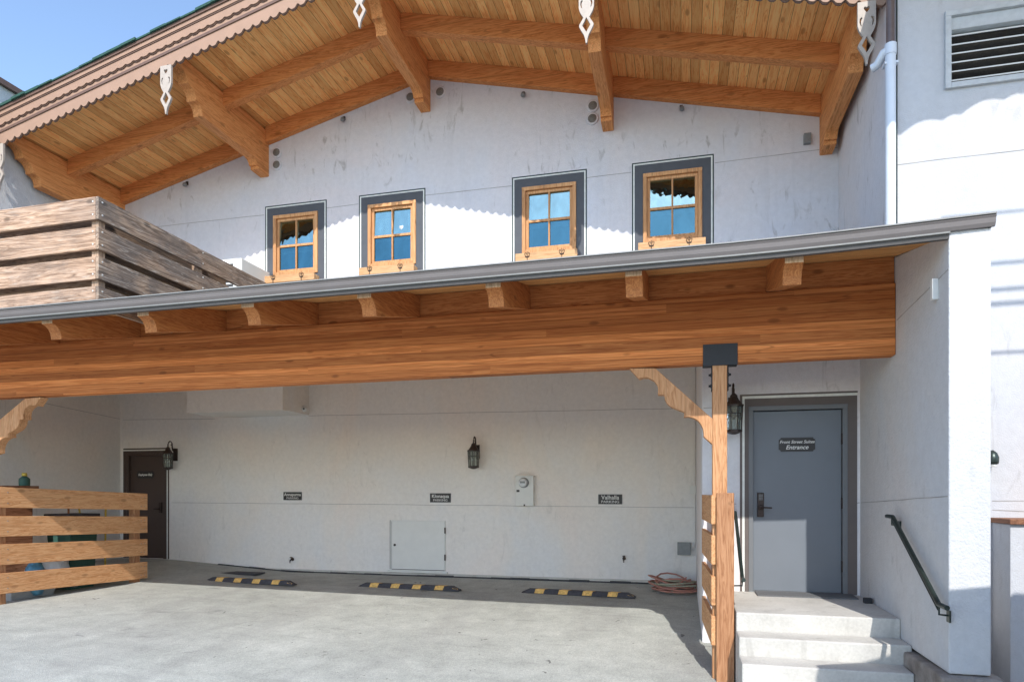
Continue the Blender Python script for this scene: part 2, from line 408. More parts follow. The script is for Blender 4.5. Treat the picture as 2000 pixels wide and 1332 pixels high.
# ------------------------------------------------------------------ ground
def gz(X, Y):
    k = min(max((X+9.5)/9.0, 0), 1); k = k*k*(3-2*k)
    d = min(max(11.8-Y, 0), 9.0)
    z = -1.575 - .060*d*k
    if X < -7.5 and Y > 9.5: z += .17*min(1, (-7.5-X)/2.8)*min(1, (Y-9.5)/1.6)
    return z
mb = MB()
xs = [-300, -120, -50, -25, -16] + [-12+.35*i for i in range(50)] + [7, 12, 25, 60, 120, 300]
ys = [-400, -150, -60, -25, -10, -3] + [.35*i for i in range(36)] + [14, 25, 60, 200, 500]
vs = [(x, y, gz(x, y)) for y in ys for x in xs]; nx = len(xs)
fs = [(j*nx+i, j*nx+i+1, (j+1)*nx+i+1, (j+1)*nx+i) for j in range(len(ys)-1) for i in range(nx-1)]
mb.add(vs, fs, True); tag(mb.build('asphalt_ground', M['asphalt'], org=(0, 0, 0)), kind='structure')

# ------------------------------------------------------------------ main building
YW, YP, YD = 9.37, 11.8, 8.28          # upper wall, parking wall, entrance wall
XS = 1.956                             # side wall plane
XR = -3.66                             # ridge
XL = -9.30                             # upper left wall plane
def soff(X): return 6.37-.24*abs(X-XR)
B = thing('chalet_building', 'white stucco chalet building with wood gable roof over four upper windows', 'building', (-3.7, 10, -1.6))

# windows on the upper wall
WC = [-5.86, -4.23, -1.82, -.114]
WZ0, WZ1, WHW = 3.40, 4.355, .392
outer = [(XL-.1, 2.2), (XS+.06, 2.2), (XS+.06, soff(XS+.06)+.02), (XR, soff(XR)+.02), (XL-.1, soff(XL-.1)+.02)]
holes = [[(c-WHW, WZ0), (c-WHW, WZ1), (c+WHW, WZ1), (c+WHW, WZ0)] for c in WC]
MB().pxz([outer]+holes, YW, YW+.22).build('upper_wall', M['stucco'], B)
winlab = ['wooden window furthest left by the railing', 'wooden window with a small white heart inside', 'wooden window left of the rightmost one', 'rightmost wooden window under the eaves']
HEART = [(.045*math.sin(a)**3, .038*(math.cos(a)-.38*math.cos(2*a)-.15*math.cos(3*a))) for a in [i*math.pi/12 for i in range(24)]]
for i, c in enumerate(WC):
    x0, x1 = c-WHW, c+WHW
    fr = MB().frame(x0+.002, x1-.002, WZ0+.002, WZ1-.002, .052, YW-.022, YW+.10).build('window', M['win'], B, .004)
    fr['label'] = winlab[i]
    a0, a1, b0, b1 = x0+.056, x1-.056, WZ0+.056, WZ1-.056
    zm = (b0+b1)/2-.01
    s = MB().frame(a0, a1, b0, b1, .04, YW+.012, YW+.05)
    s.box(a0+.04, a1-.04, YW+.014, YW+.048, zm-.018, zm+.018)
    s.box((a0+a1)/2-.012, (a0+a1)/2+.012, YW+.010, YW+.046, b0+.04, zm-.018)
    s.box((a0+a1)/2-.012, (a0+a1)/2+.012, YW+.010, YW+.046, zm+.018, b1-.04)
    s.build('sash', M['win'], fr, .003)
    tl = (.028, .022, .022, .026)[i]; ya, yb = YW+.022, YW+.022+tl
    MB().hexa([(a0+.03, ya, zm+.005), (a1-.03, ya, zm+.005), (a1-.03, ya+.004, zm+.005), (a0+.03, ya+.004, zm+.005)], [(a0+.03, yb, b1-.03), (a1-.03, yb, b1-.03), (a1-.03, yb+.004, b1-.03), (a0+.03, yb+.004, b1-.03)]).build('upper_pane', M['glass_up'], fr)
    MB().box(a0+.03, a1-.03, YW+.034, YW+.040, b0+.03, zm+.005).build('lower_pane', M['glass_lo'], fr)
    MB().box(x0+.05, x1-.05, YW+.13, YW+.14, WZ0+.02, WZ1-.02).build('dark_room_sheet', M['black'], fr)  # black sheet paints in the unlit room behind the glass
    cu = MB(); y = YW+.075
    def drape(xa, xb, za, zb):
        n = 10; ps = [(xa+(xb-xa)*k/n, y+.008*math.sin(k*2.1+i)) for k in range(n+1)]
        cu.add([(p, q, za) for p, q in ps]+[(p, q, zb) for p, q in ps], [(k, k+1, n+2+k, n+1+k) for k in range(n)])
    if i == 1: drape(a0+.04, a0+.26, zm, b1-.14); drape(a1-.11, a1-.03, zm, b1-.10); drape(a0+.05, a1-.05, zm-.06, zm-.03)
    elif i == 0: drape(a0+.05, a1-.05, zm-.10, zm-.05); drape(a1-.12, a1-.04, b0, zm-.1)
    elif i == 2: drape(a0+.05, a1-.05, zm-.09, zm-.03); drape(a0+.03, a0+.09, b0, b1)
    else: drape(a0+.05, a1-.05, zm-.08, zm-.04); drape(a1-.10, a1-.03, b0, b0+.16)
    cu.build('curtain', M['curtain'], fr)
    # painted surround: slate band, white line, dark outer line
    e = .143; tz = 4.512
    g = MB().box(x0-e+.028, x0-.001, YW-.004, YW, 2.4, tz-.028).box(x1+.001, x1+e-.028, YW-.004, YW, 2.4, tz-.028).box(x0-.001, x1+.001, YW-.004, YW, WZ1, tz-.028)
    g.box(x0-.001, x1+.001, YW-.004, YW, 2.4, WZ0)
    g.build('painted_surround', M['grey_border'], fr)
    MB().frame(x0-e+.011, x1+e-.011, 2.4, tz-.012, .019, YW-.005, YW, False).build('white_line', M['white_border'], fr)
    MB().frame(x0-e-.006, x1+e+.006, 2.4, tz+.006, .018, YW-.004, YW, False).build('dark_outline', M['dark_border'], fr)
    sh = MB().box(c-.445, c+.43, 9.18, 9.215, 3.235, 3.348).box(c-.43, c+.415, 9.215, YW, 3.245, 3.27)
    sh.box(c-.43, c-.40, 9.215, YW, 3.27, 3.34).box(c+.385, c+.415, 9.215, YW, 3.27, 3.34)
    sh = sh.build('flower_shelf', M['shelf'], fr, .003)
    for k in (-.27, .22):
        xx = c+k; orn = MB()
        orn.tube([(xx, 9.17, 3.222), (xx, 9.17, 3.292)], .0045, 6)
        for sg in (-1, 1):
            orn.tube([(xx, 9.17, 3.284), (xx+sg*.03, 9.17, 3.307), (xx+sg*.038, 9.17, 3.337), (xx+sg*.018, 9.17, 3.354), (xx+sg*.012, 9.17, 3.330)], .0038, 6)
        orn.tube([(xx, 9.17, 3.292), (xx, 9.17, 3.367)], .004, 6)
        orn.box(xx-.028, xx+.028, 9.172, 9.179, 3.287, 3.299)
        orn.build('iron_ornament', M['iron'], fr)
    if i == 1:
        MB().pxz([(c+.14+p*.75, 3.98+q*.85) for p, q in HEART], YW+.026, YW+.0295).build('paper_heart', M['chalk'], fr)

# parking level walls
dx0, dx1 = XY(240, YP)+.10, XY(330, YP)-.10
dzb, dzt = -1.40, .80
mb = MB(); zt = 2.30
mb.box(-11.56, dx0, YP, YP+.2, -2.2, zt); mb.box(dx1, .247, YP, YP+.2, -2.2, zt); mb.box(dx0, dx1, YP, YP+.2, dzt, zt); mb.box(dx0, dx1, YP, YP+.2, -2.2, dzb)
mb.build('parking_wall', M['stucco_park'], B)
MB().box(-11.76, -11.56, 5.0, 12.0, -2.2, zt).build('left_wall', M['stucco_park'], B)
edx0, edx1 = .822, 1.771; edt, edb = .942, -1.165
mb = MB(); mb.box(.247, edx0-.06, YD, YD+.2, -2.2, zt); mb.box(edx1+.06, XS, YD, YD+.2, -2.2, zt); mb.box(edx0-.06, edx1+.06, YD, YD+.2, edt+.06, zt); mb.box(edx0-.06, edx1+.06, YD, YD+.2, -2.2, edb)
mb.box(.247, .44, YD+.2, YP, -2.2, zt)
mb.build('entrance_wall', M['stucco_side'], B)
mb = MB().pyz([(5.70, -1.37), (5.70, 1.975), (5.9, 1.99), (8.28, 2.46), (8.60, 2.46), (8.60, -1.37)], XS, 2.235)
mb.build('wing_wall', M['stucco_rough'], B, .012)
mb = MB().pyz([(5.64, gz(2, 5)-.3), (5.64, -1.39), (5.75, -1.372), (6.72, -1.40), (6.72, -2.3)], XS-.07, 2.30)
so_ = mb.build('stone_base', M['stone'], B, .03)
MB().box(-11.7, XS, 7.13, YP+.1, 2.19, 2.215).build('carport_ceiling', M['soffit2'], B)
# hanging bulkhead
x0, x1 = XY(365, 10.9), XY(552, 10.9)
MB().box(x0, x1, 10.9, YP, 1.50, 2.19).build('bulkhead', M['stucco_park'], B)
# low foundation ledge
a, b_ = XY(800, YP), .24
MB().box(-9.1, b_, YP-.05, YP, -2.0, -1.525).build('foundation_ledge', M['concrete'], B, .008)
mb = MB()
n = 26
for k in range(n):
    xa = -9.1+(9.1+.24)*k/n; xb = -9.1+(9.1+.24)*(k+1)/n
    ga, gb = gz(xa, YP-.08), gz(xb, YP-.08)
    h = random.uniform(.006, .022)
    mb.hexa([(xa, YP-.085-h, ga-.02), (xb, YP-.085-h, gb-.02), (xb, YP-.05, gb-.02), (xa, YP-.05, ga-.02)], [(xa, YP-.075-h, ga+h), (xb, YP-.075-h, gb+h), (xb, YP-.05, gb+h+.01), (xa, YP-.05, ga+h+.01)])
mb.build('dark_base_strip', M['black'], B)  # thin uneven black strip along the foot of the wall
# score lines
def score_x(pa, pb, Y, wd=.007, nm='score_line', par=None):
    (xa, za), (xb, zb) = at(*pa, Y), at(*pb, Y)
    n = max(2, int(abs(xb-xa)/.35)); m = MB(); pts = []
    for k in range(n+1):
        u = k/n; pts.append((xa+(xb-xa)*u, za+(zb-za)*u+random.uniform(-.004, .004)))
    lo = [(x, z-wd/2) for x, z in pts]; hi = [(x, z+wd/2) for x, z in reversed(pts)]
    m.pxz(lo+hi, Y-.0025, Y); return m.build(nm, M['score'], par or B)
for (pa, pb) in [((250, 449.5), (516, 420)), ((634, 407), (700, 399)), ((830, 382), (999, 363.5)), ((1146, 347.5), (1233, 337.5)), ((1396, 318.5), (1636, 289))]:
    score_x(pa, pb, YW)
score_x((603, 812), (1366, 797), YP); score_x((240, 820), (420, 818), YP); score_x((335, 981), (1366, 991), YP)
score_x((1374, 797), (1438, 795), YD); score_x((1376, 985), (1438, 984), YD); score_x((1674, 982), (1679, 982), YD)
def score_y(pa, pb, X, wd=.007, s=1):
    (ya, za), (yb, zb) = atX(*pa, X), atX(*pb, X)
    m = MB(); n = 7; pts = [(ya+(yb-ya)*k/n, za+(zb-za)*k/n+random.uniform(-.004, .004)) for k in range(n+1)]
    m.pyz([(y, z-wd/2) for y, z in pts]+[(y, z+wd/2) for y, z in reversed(pts)], X-.0025 if s > 0 else X, X if s > 0 else X+.0025)
    return m.build('score_line', M['score'], B)
score_y((1682, 982), (1852, 968), XS); score_y((1752, 625), (1853, 525), XS)
score_y((5, 770), (234, 818), -11.56, .007, -1)

# gable roof
def chev(o0, o1, xl=XL, xr=XS): return [(xl, soff(xl)+o0), (XR, soff(XR)+o0), (xr, soff(xr)+o0), (xr, soff(xr)+o1), (XR, soff(XR)+o1), (xl, soff(xl)+o1)]
MB().pxz(chev(0, .03), 7.32, YW+.1).build('soffit', M['soffit'], B)
rf = MB().pxz(chev(.04, .175), 7.30, 15).build('roof', M['brown'], B)
# green shingles with an uneven edge
mb = MB()
for sgn, xe in ((-1, XL), (1, XS)):
    L = abs(xe-XR); n = int(L/.22)
    for k in range(n):
        xa = XR+sgn*L*k/n; xb = XR+sgn*L*(k+1)/n; h = random.uniform(.016, .034); f = 7.21-random.uniform(0, .025)
        za, zb = soff(xa)+.206, soff(xb)+.206
        mb.hexa([(xa, f, za), (xb, f, zb), (xb, 15, zb), (xa, 15, za)], [(xa, f, za+h), (xb, f, zb+h), (xb, 15, zb+h), (xa, 15, za+h)])
mb.build('shingles', M['green_roof'], rf)
YF = 7.31; BO = -.07
def barge_layer(name, o0, o1, y0, y1, mat, wave=0, amp=.012, per=.125, parent=B, lo=XL, hi=XS, fn=soff, xr=XR):
    out = []
    for sgn, xe in ((-1, lo), (1, hi)):
        L = abs(xe-xr)
        if L < .01: continue
        mb = MB()
        if not wave:
            pts = [(xr, fn(xr)+o0+BO), (xe, fn(xe)+o0+BO), (xe, fn(xe)+o1+BO), (xr, fn(xr)+o1+BO)]
            mb.pxz(pts, y0, y1)
        else:
            n = int(L/per*8)
            lowp = []
            for k in range(n+1):
                x = xr+sgn*L*k/n; ph = (x-xr)/per
                lowp.append((x, fn(x)+BO+o0+amp*(.85*math.cos(2*math.pi*ph)+.25*math.cos(4*math.pi*ph))))
            up = [(p[0], fn(p[0])+BO+o1) for p in lowp]
            vs = []
            for (q, r_) in zip(lowp, up):
                vs += [(q[0], y0, q[1]), (r_[0], y0, r_[1]), (q[0], y1, q[1]), (r_[0], y1, r_[1])]
            fs = []
            for k in range(n):
                a = k*4; c = a+4
                fs += [(a, c, c+1, a+1), (a+2, a+3, c+3, c+2), (a, a+2, c+2, c), (a+1, c+1, c+3, a+3)]
            fs += [(0, 1, 3, 2), (n*4, n*4+2, n*4+3, n*4+1)]
            mb.add(vs, fs)
        out.append(mb.build(name, mat, parent))
    return out
def barge(parent, **kw):
    r = []
    r += barge_layer('bargeboard', -.165, .02, YF-.018, YF, M['barge'], 1, amp=.023, parent=parent, **kw)
    r += barge_layer('brown_edge', -.176, -.1, YF-.001, YF+.012, M['brown'], 1, amp=.023, parent=parent, **kw)
    r += barge_layer('brown_strip', -.012, .022, YF-.032, YF-.018, M['brown'], parent=parent, **kw)
    r += barge_layer('middle_board', .0225, .10, YF-.030, YF, M['barge'], parent=parent, **kw)
    r += barge_layer('scalloped_trim', .072, .172, YF-.056, YF-.042, M['barge'], 1, amp=.010, parent=parent, **kw)
    r += barge_layer('brown_edge', .058, .12, YF-.042, YF-.030, M['brown'], 1, amp=.010, parent=parent, **kw)
    r += barge_layer('brown_strip', .1725, .188, YF-.066, YF-.03, M['brown'], parent=parent, **kw)
    r += barge_layer('upper_board', .1885, .236, YF-.075, YF-.03, M['barge'], parent=parent, **kw)
    r += barge_layer('drip_edge', .2365, .274, YF-.092, YF, M['brown'], parent=parent, **kw)
    return r
barge(B)
# purlins
PX = [XR-.29*YW*2, XR-.29*YW, XR, XR+.29*YW, XR+.29*YW*2]
PX = [-9.16, -6.41, -3.685, -.98, 1.81]
PW = .15
def arc(c, r, a0, a1, n=6, sy=1): return [(c[0]+r*math.cos(math.radians(a0+(a1-a0)*k/n)), c[1]+r*sy*math.sin(math.radians(a0+(a1-a0)*k/n))) for k in range(n+1)]
for i, x in enumerate(PX):
    z0 = min(soff(x-PW/2), soff(x+PW/2))
    prof = [(YW+.03, .0), (7.315, .0), (7.315, -.13), (7.40, -.13)]
    prof += [(7.44, -.135), (7.49, -.155), (7.53, -.19), (7.555, -.24), (7.56, -.285), (7.60, -.285)]
    prof += [(7.65, -.30), (7.69, -.335), (7.715, -.38), (7.72, -.43), (7.76, -.43)]
    prof += [(7.80, -.445), (7.83, -.48), (7.845, -.53), (7.845, -.57)]
    prof += [(8.96, -.57), (9.02, -.585), (9.06, -.62), (9.07, -.655), (9.11, -.655), (9.11, -.70), (YW+.03, -.705)]
    mb = MB().pyz([(p[0], z0-.0+p[1]) for p in prof], x-PW/2, x+PW/2)
    # fill above to the soffit slope
    mb.build('purlin', M['wood_y'], B, .005)
# rafters per bay
def rafter(xa, xb, y0, y1, h, ov=.0):
    if xa < XR < xb: return
    mb = MB()
    lo = [(xa, y0, soff(xa)-h), (xb, y0, soff(xb)-h), (xb, y1, soff(xb)-h), (xa, y1, soff(xa)-h)]
    hi = [(xa, y0, soff(xa)-.001), (xb, y0, soff(xb)-.001), (xb, y1, soff(xb)-.001), (xa, y1, soff(xa)-.001)]
    mb.hexa(lo, hi).build('rafter', M['wood_x'], B, .005)
for i in range(4):
    xa, xb = PX[i]+PW/2, PX[i+1]-PW/2
    rafter(xa, xb, 8.27, 8.40, .235); rafter(xa, xb, YW-.10, YW, .245)
    # thin ledger trim seen behind the wave edge
    rafter(xa, xb, 7.325, 7.42, .06)
# pendants
def pend(xc, ztop, Y):
    R = [(.083, 0), (.083, -.235), (.07, -.28), (.045, -.325), (.032, -.345), (.05, -.375), (.078, -.42), (.078, -.44), (.052, -.49), (.026, -.535), (.013, -.58), (.007, -.625)]
    outer = [(xc+a, ztop+b) for a, b in R]+[(xc-a, ztop+b) for a, b in reversed(R)]
    heart = [(xc+u*.62, ztop-.075+v*.75) for u, v in HEART]
    scr = []
    for sg in (-1, 1):
        c = [(.047, -.15), (.066, -.165), (.070, -.20), (.058, -.235), (.045, -.245), (.052, -.225), (.056, -.20), (.050, -.175), (.040, -.165)]
        scr.append([(xc+sg*a*.95, ztop+b) for a, b in c])
    dia = [(xc, ztop-.345), (xc+.045, ztop-.43), (xc, ztop-.505), (xc-.045, ztop-.43)]
    return MB().pxz([outer, heart]+scr+[dia], Y-.03, Y)
for i, x in enumerate(PX):
    xc = x-.02
    if i == 4: xc = x-.03
    pend(xc, soff(xc)-.225, YF+.0).build('pendant_ornament', M['pendant'], B, .002)

# upper left wall
mb = MB().box(XL-.25, XL, 5.72, 14, 2.0, 5.72); lw = tag(mb.build('side_building_wall', M['stucco_rough']), 'rough white stucco wall at the left edge rising behind the bargeboard', 'wall')
MB().box(XL-.3, XL+.06, 5.6, 14.1, 5.72, 5.80).build('coping', M['brown'], lw)

# ------------------------------------------------------------------ doors (parts of the building)
# entrance door
d = MB().box(edx0, edx1, YD+.045, YD+.09, edb+.012, edt-.008).build('entrance_door', M['door'], B, .003)
d['label'] = 'grey metal entrance door half in sun'
MB().frame(edx0-.055, edx1+.055, edb, edt+.052, .05, YD-.012, YD+.12, False).build('door_frame', M['frame_grey'], d, .003)
x0, x1 = .700, 1.925; zt_ = 1.105
MB().box(x0+.022, edx0-.055, YD-.004, YD, edb, zt_-.02).box(edx1+.055, x1, YD-.004, YD, edb, zt_-.02).box(edx0-.055, edx1+.055, YD-.004, YD, edt+.052, zt_-.02).build('painted_surround', M['brown_border'], d)
MB().box(x0-.004, x0+.022, YD-.005, YD, edb, zt_+.01).box(x0+.022, x1, YD-.005, YD, zt_-.02, zt_+.01).build('white_line', M['white_border'], d)
MB().box(x0-.03, x0-.004, YD-.004, YD, edb, zt_+.03).box(x0-.004, 1.93, YD-.004, YD, zt_+.01, zt_+.03).build('dark_outline', M['brown_border'], d)
mb = MB()
for z in (.60, -.13, -.85):
    mb.box(edx1-.004, edx1+.022, YD+.0, YD+.05, z-.06, z+.06); mb.tube([(edx1+.006, YD+.032, z-.065), (edx1+.006, YD+.032, z+.065)], .009, 8)
mb.build('hinge', M['iron'], d)
# keypad lock
kx, kz = at(1486, 983, YD)
mb = MB().box(kx-.036, kx+.036, YD+.015, YD+.045, kz-.155, kz+.125)
mb.lathe((kx, YD+.015, kz-.045), [(.03, 0), (.03, -.018), (.02, -.022)], 16, 'y')
lk = mb.build('keypad_lock', M['iron'], d, .006)
mb = MB().tube([(kx, YD+.0, kz-.045), (kx, YD-.045, kz-.045), (kx+.03, YD-.05, kz-.045), (kx+.115, YD-.05, kz-.05)], .009, 8); mb.build('lever_handle', M['iron'], d)
mb = MB()
for r in range(4):
    for q in range(3): mb.box(kx-.02+q*.015, kx-.01+q*.015, YD+.012, YD+.015, kz+.04+r*.018, kz+.052+r*.018)
mb.build('keypad_button', M['grey_metal'], d)
MB().box(edx0-.05, edx1+.05, YD-.02, YD+.1, edb-.002, edb+.010).build('threshold', M['grey_metal'], d)
MB().box(edx0-.06, edx1+.06, YD+.15, YD+.2, edb-.1, edt+.07).build('light_stop', M['black'], d)  # black board added behind the opening to stop light leaking round the door
# employees door
d2 = MB().box(dx0+.045, dx1-.045, YP+.06, YP+.10, dzb+.01, dzt-.045).build('service_door', M['door_brown'], B, .003)
d2['label'] = 'dark brown service door in the back corner'
MB().frame(dx0, dx1, dzb, dzt, .045, YP+.0, YP+.13, False).build('door_frame', M['door_brown'], d2, .002)
MB().box(dx0-.085, dx0, YP-.006, YP, dzb, dzt+.06).box(dx1, dx1+.05, YP-.006, YP, dzb, dzt+.06).box(dx0, dx1, YP-.006, YP, dzt, dzt+.06).build('painted_surround', M['door_brown'], d2)
MB().box(dx1+.05, dx1+.075, YP-.007, YP, dzb, dzt+.085).box(dx0-.085, dx1+.05, YP-.007, YP, dzt+.06, dzt+.085).build('white_line', M['white_border'], d2)
MB().box(dx1+.075, dx1+.105, YP-.006, YP, dzb, dzt+.115).box(dx0-.085, dx1+.075, YP-.006, YP, dzt+.085, dzt+.115).build('dark_outline', M['door_brown'], d2)
MB().box(dx0, dx1, YP+.14, YP+.19, dzb, dzt).build('light_stop', M['black'], d2)  # same added board, keeps light from leaking past the service door
hx, hz = at(310, 992, YP)
MB().box(hx-.035, hx+.035, YP+.035, YP+.06, hz-.10, hz+.12).tube([(hx, YP+.03, hz-.02), (hx, YP-.02, hz-.02), (hx-.1, YP-.02, hz-.02)], .01, 8).build('lever_handle', M['iron'], d2, .003)
mb = MB()
for z in (.5, -.3, -1.1): mb.tube([(dx0+.05, YP+.05, z-.05), (dx0+.05, YP+.05, z+.05)], .01, 8)
mb.build('hinge', M['iron'], d2)
# access hatch
hx0, hx1 = XY(763, YP), XY(870, YP); hz1, hz0 = -.54, -1.47
h = MB().box(hx0+.035, hx1-.012, YP-.03, YP-.004, hz0+.012, hz1-.012).build('access_hatch', M['white_metal'], B, .003)
MB().frame(hx0, hx1, hz0-.02, hz1, .03, YP-.022, YP).box(hx0-.05, hx1+.05, YP-.055, YP, hz0-.045, hz0-.02).build('hatch_frame', M['white_metal'], h, .002)
MB().box(hx0-.004, hx0+.004, YP-.026, YP, hz0, hz1).box(hx0+.028, hx0+.0345, YP-.024, YP, hz0+.01, hz1-.02).box(hx0+.03, hx1-.01, YP-.024, YP, hz0+.0, hz0+.011).build('dark_gap', M['iron'], h)
MB().lathe((hx0+.10, YP-.03, (hz0+hz1)/2-.0), [(.022, 0), (.022, -.02), (.012, -.03)], 14, 'y').build('knob', M['iron'], h)
mb = MB()
for z in (-.72, -1.22): mb.box(hx1-.012, hx1+.012, YP-.036, YP-.02, z-.055, z+.055)
mb.build('hinge', M['iron'], h)

# ------------------------------------------------------------------ right building
R = thing('stucco_building', 'white stucco building at the right edge with louvred vent and cable shadows', 'building', (4.5, 8, -2))
MB().box(XS+.004, 2.156, 7.2, YW+.02, 1.9, 7.6).build('return_wall', M['stucco_side'], R)
vx0, vx1 = XY(1845, 7.0), 3.45; vz0, vz1 = 3.715, 4.42
mb = MB().box(XS+.004, vx0, 7.0, 7.2, 1.9 if False else -2.3, 7.6).box(vx1, 8, 7.0, 7.2, -2.3, 7.6).box(vx0, vx1, 7.0, 7.2, -2.3, vz0).box(vx0, vx1, 7.0, 7.2, vz1, 7.6)
mb.build('front_wall', M['stucco_right'], R)
v = MB().frame(vx0-.004, vx1, vz0-.004, vz1+.004, .05, 6.965, 7.14).box(vx0+.046, vx1-.05, 7.0, 7.12, vz1-.16, vz1-.047).build('louvre_vent', M['vent_frame'], R, .004)
mb = MB(); n = 6
for k in range(n):
    z = vz0+.075+k*.082
    mb.hexa([(vx0+.05, 6.985, z-.012), (vx1-.05, 6.985, z-.012), (vx1-.05, 7.07, z+.035), (vx0+.05, 7.07, z+.035)], [(vx0+.05, 6.985, z+.0), (vx1-.05, 6.985, z+.0), (vx1-.05, 7.07, z+.047), (vx0+.05, 7.07, z+.047)])
mb.build('louvre_slat', M['white_metal'], v)
MB().box(vx0+.02, vx1-.02, 7.13, 7.135, vz0+.02, vz1-.02).build('vent_screen', M['vent_dark'], v)
score_x((1752, 322), (2050, 287), 7.0, par=R); score_x((1938, 978), (2050, 979), 7.0, par=R); score_x((1938, 996), (2050, 1000), 7.0, par=R)
blk = MB().box(2.75, 8, 6.65, 7.0, -2.3, -.28).build('low_projection', M['stucco_right'], R, .006)
MB().box(2.735, 8.01, 6.615, 6.998, -.28, -.235).build('cap_board', M['clay'], R, .004)
# second gable: bargeboard and roof above the frame
def b2(X): return 5.07+.24*(X-2.386)
pts = []; x = 1.93; step = .5
while x < 7.5:
    for k in range(10):
        u = k/10
        if u < .72: dz = .062*math.sin(math.pi*u/.72)
        else: dz = .03*math.sin(math.pi*(u-.72)/.28)
        pts.append((x+u*step, b2(x+u*step)+dz-.02))
    x += step
MB().pxz(pts+[(7.43, b2(7.43)+.4), (1.93, b2(1.93)+.4)], 4.97, 5.0).build('bargeboard', M['barge'], R)
MB().pxz([(1.93, b2(1.93)+.2), (7.4, b2(7.4)+.2), (7.4, b2(7.4)+.4), (1.93, b2(1.93)+.4)], 5.0, 8.5).build('roof', M['soffit'], R)
# downspout
D = thing('downspout', 'white downspout with brown upper section at the building corner', 'drainpipe', (1.9, 6.95, 2.1))
dxx, dyy = at(1739, 200, 6.94)[0], 6.94
ztop = at(1739, 92, 6.94)[1]
mb = MB().tube([(dxx, dyy, 2.27), (dxx, dyy, ztop-.03)], .046, 16)
mb.tube([(dxx, dyy, ztop-.08), (dxx, dyy, ztop+.02)], .052, 16)
e = at(1710, 131, 7.02)
mb.tube([(dxx+.0, dyy, ztop-.02), (dxx-.05, dyy+.02, ztop-.04), (e[0]+.02, 7.03, e[1]+.02), (e[0]-.02, 7.06, e[1]+.01)], .040, 12)
mb.build('pipe', M['pvc'], D)
MB().tube([(dxx, dyy, ztop), (dxx, dyy, 7.0)], .036, 14).build('upper_pipe', M['pipe_brown'], D)
MB().tube([(dxx+.062, dyy+.03, 2.27), (dxx+.062, dyy+.03, 7.0)], .007, 6).build('ground_wire', M['rail'], D)
MB().box(dxx-.055, dxx+.06, dyy-.03, dyy+.06, ztop-.17, ztop-.15).build('strap', M['pvc'], D)
# wall lamp peeking past the pillar
lx, lz = at(1941, 893, 6.9)
L = thing('security_light', 'small dark green wall light just right of the white pillar', 'wall light', (lx, 7.0, lz))
MB().lathe((lx-.01, 6.9, lz-.06), [(.045, 0), (.05, .02), (.05, .06), (.035, .10), (.008, .125)], 14).build('hood', M['rail'], L)
MB().box(lx-.03, lx+.03, 6.95, 7.0, lz-.05, lz+.05).build('bracket', M['rail'], L)
MB().lathe((lx-.01, 6.9, lz-.085), [(.03, 0), (.034, .01), (.034, .026)], 14).build('lens', M['bulb'], L)

# ------------------------------------------------------------------ canopy
K = thing('carport_canopy', 'timber carport canopy with big glulam beam and taupe metal fascia', 'canopy', (-3.7, 7, -1.85))
XC0 = -11.4
def bz(X): return .0036*(X-XS)                      # slight rise to the right
def slant(mb, x0, x1, y0, y1, z0, z1, f=bz):
    return mb.hexa([(x0, y0, z0+f(x0)), (x1, y0, z0+f(x1)), (x1, y1, z0+f(x1)), (x0, y1, z0+f(x0))], [(x0, y0, z1+f(x0)), (x1, y0, z1+f(x1)), (x1, y1, z1+f(x1)), (x0, y1, z1+f(x0))])
slant(MB(), XC0, XS-.002, 6.98, 7.13, 1.283, 1.957).build('beam', M['beam'], K, .008)
def rz(Y): return 1.935+.219*(Y-5.74)               # soffit height
fz = lambda X: .0045*(X-XS) + .045*min(max((X-.4)/1.85, 0), 1)**1.5
# soffit / roof deck
mb = MB()
for (o0, o1, nm, mt, y0, y1, xr_) in ((0, .025, 'soffit', M['soffit2'], 5.72, 7.6, XS-.001), (.03, .09, 'roof_deck', M['fascia_d'], 5.70, YW, 2.235)):
    mb = MB().hexa([(XC0, y0, rz(y0)+o0+bz(XC0)), (xr_, y0, rz(y0)+o0), (xr_, y1, rz(y1)+o0), (XC0, y1, rz(y1)+o0+bz(XC0))], [(XC0, y0, rz(y0)+o1+bz(XC0)), (xr_, y0, rz(y0)+o1), (xr_, y1, rz(y1)+o1), (XC0, y1, rz(y1)+o1+bz(XC0))])
    mb.build(nm, mt, K)
def fas(prof, x0, x1, nm, mat):
    xs_ = [x0, -6, -3, -.5, .4, .8, 1.2, 1.6, x1]; n = len(prof); q = len(xs_)
    vs = [(x, y, z+fz(x)) for x in xs_ for y, z in prof]
    fs = [tuple(range(n)), tuple(range((q-1)*n, q*n))]+[(k*n+i, k*n+(i+1) % n, (k+1)*n+(i+1) % n, (k+1)*n+i) for k in range(q-1) for i in range(n)]
    return MB().add(vs, fs).build(nm, mat, K)
XE = 2.25
fas([(5.72, 2.022), (5.645, 2.010), (5.64, 1.998), (5.72, 1.998)], XC0, XE, 'drip_edge', M['fascia_l'])
fas([(5.72, 1.9975), (5.655, 1.9975), (5.648, 1.985), (5.655, 1.975), (5.66, 1.94), (5.672, 1.915), (5.69, 1.913), (5.69, 1.99)], XC0, XE, 'fascia', M['fascia'])
fas([(5.665, 1.912), (5.665, 1.900), (5.70, 1.900), (5.70, 1.912)], XC0, XS-.002, 'fascia_lip', M['fascia_l'])
fas([(5.685, 1.8995), (5.69, 1.865), (5.73, 1.865), (5.73, 1.95), (5.702, 1.95), (5.702, 1.8995)], XC0, XS-.002, 'lower_fascia', M['fascia_d'])
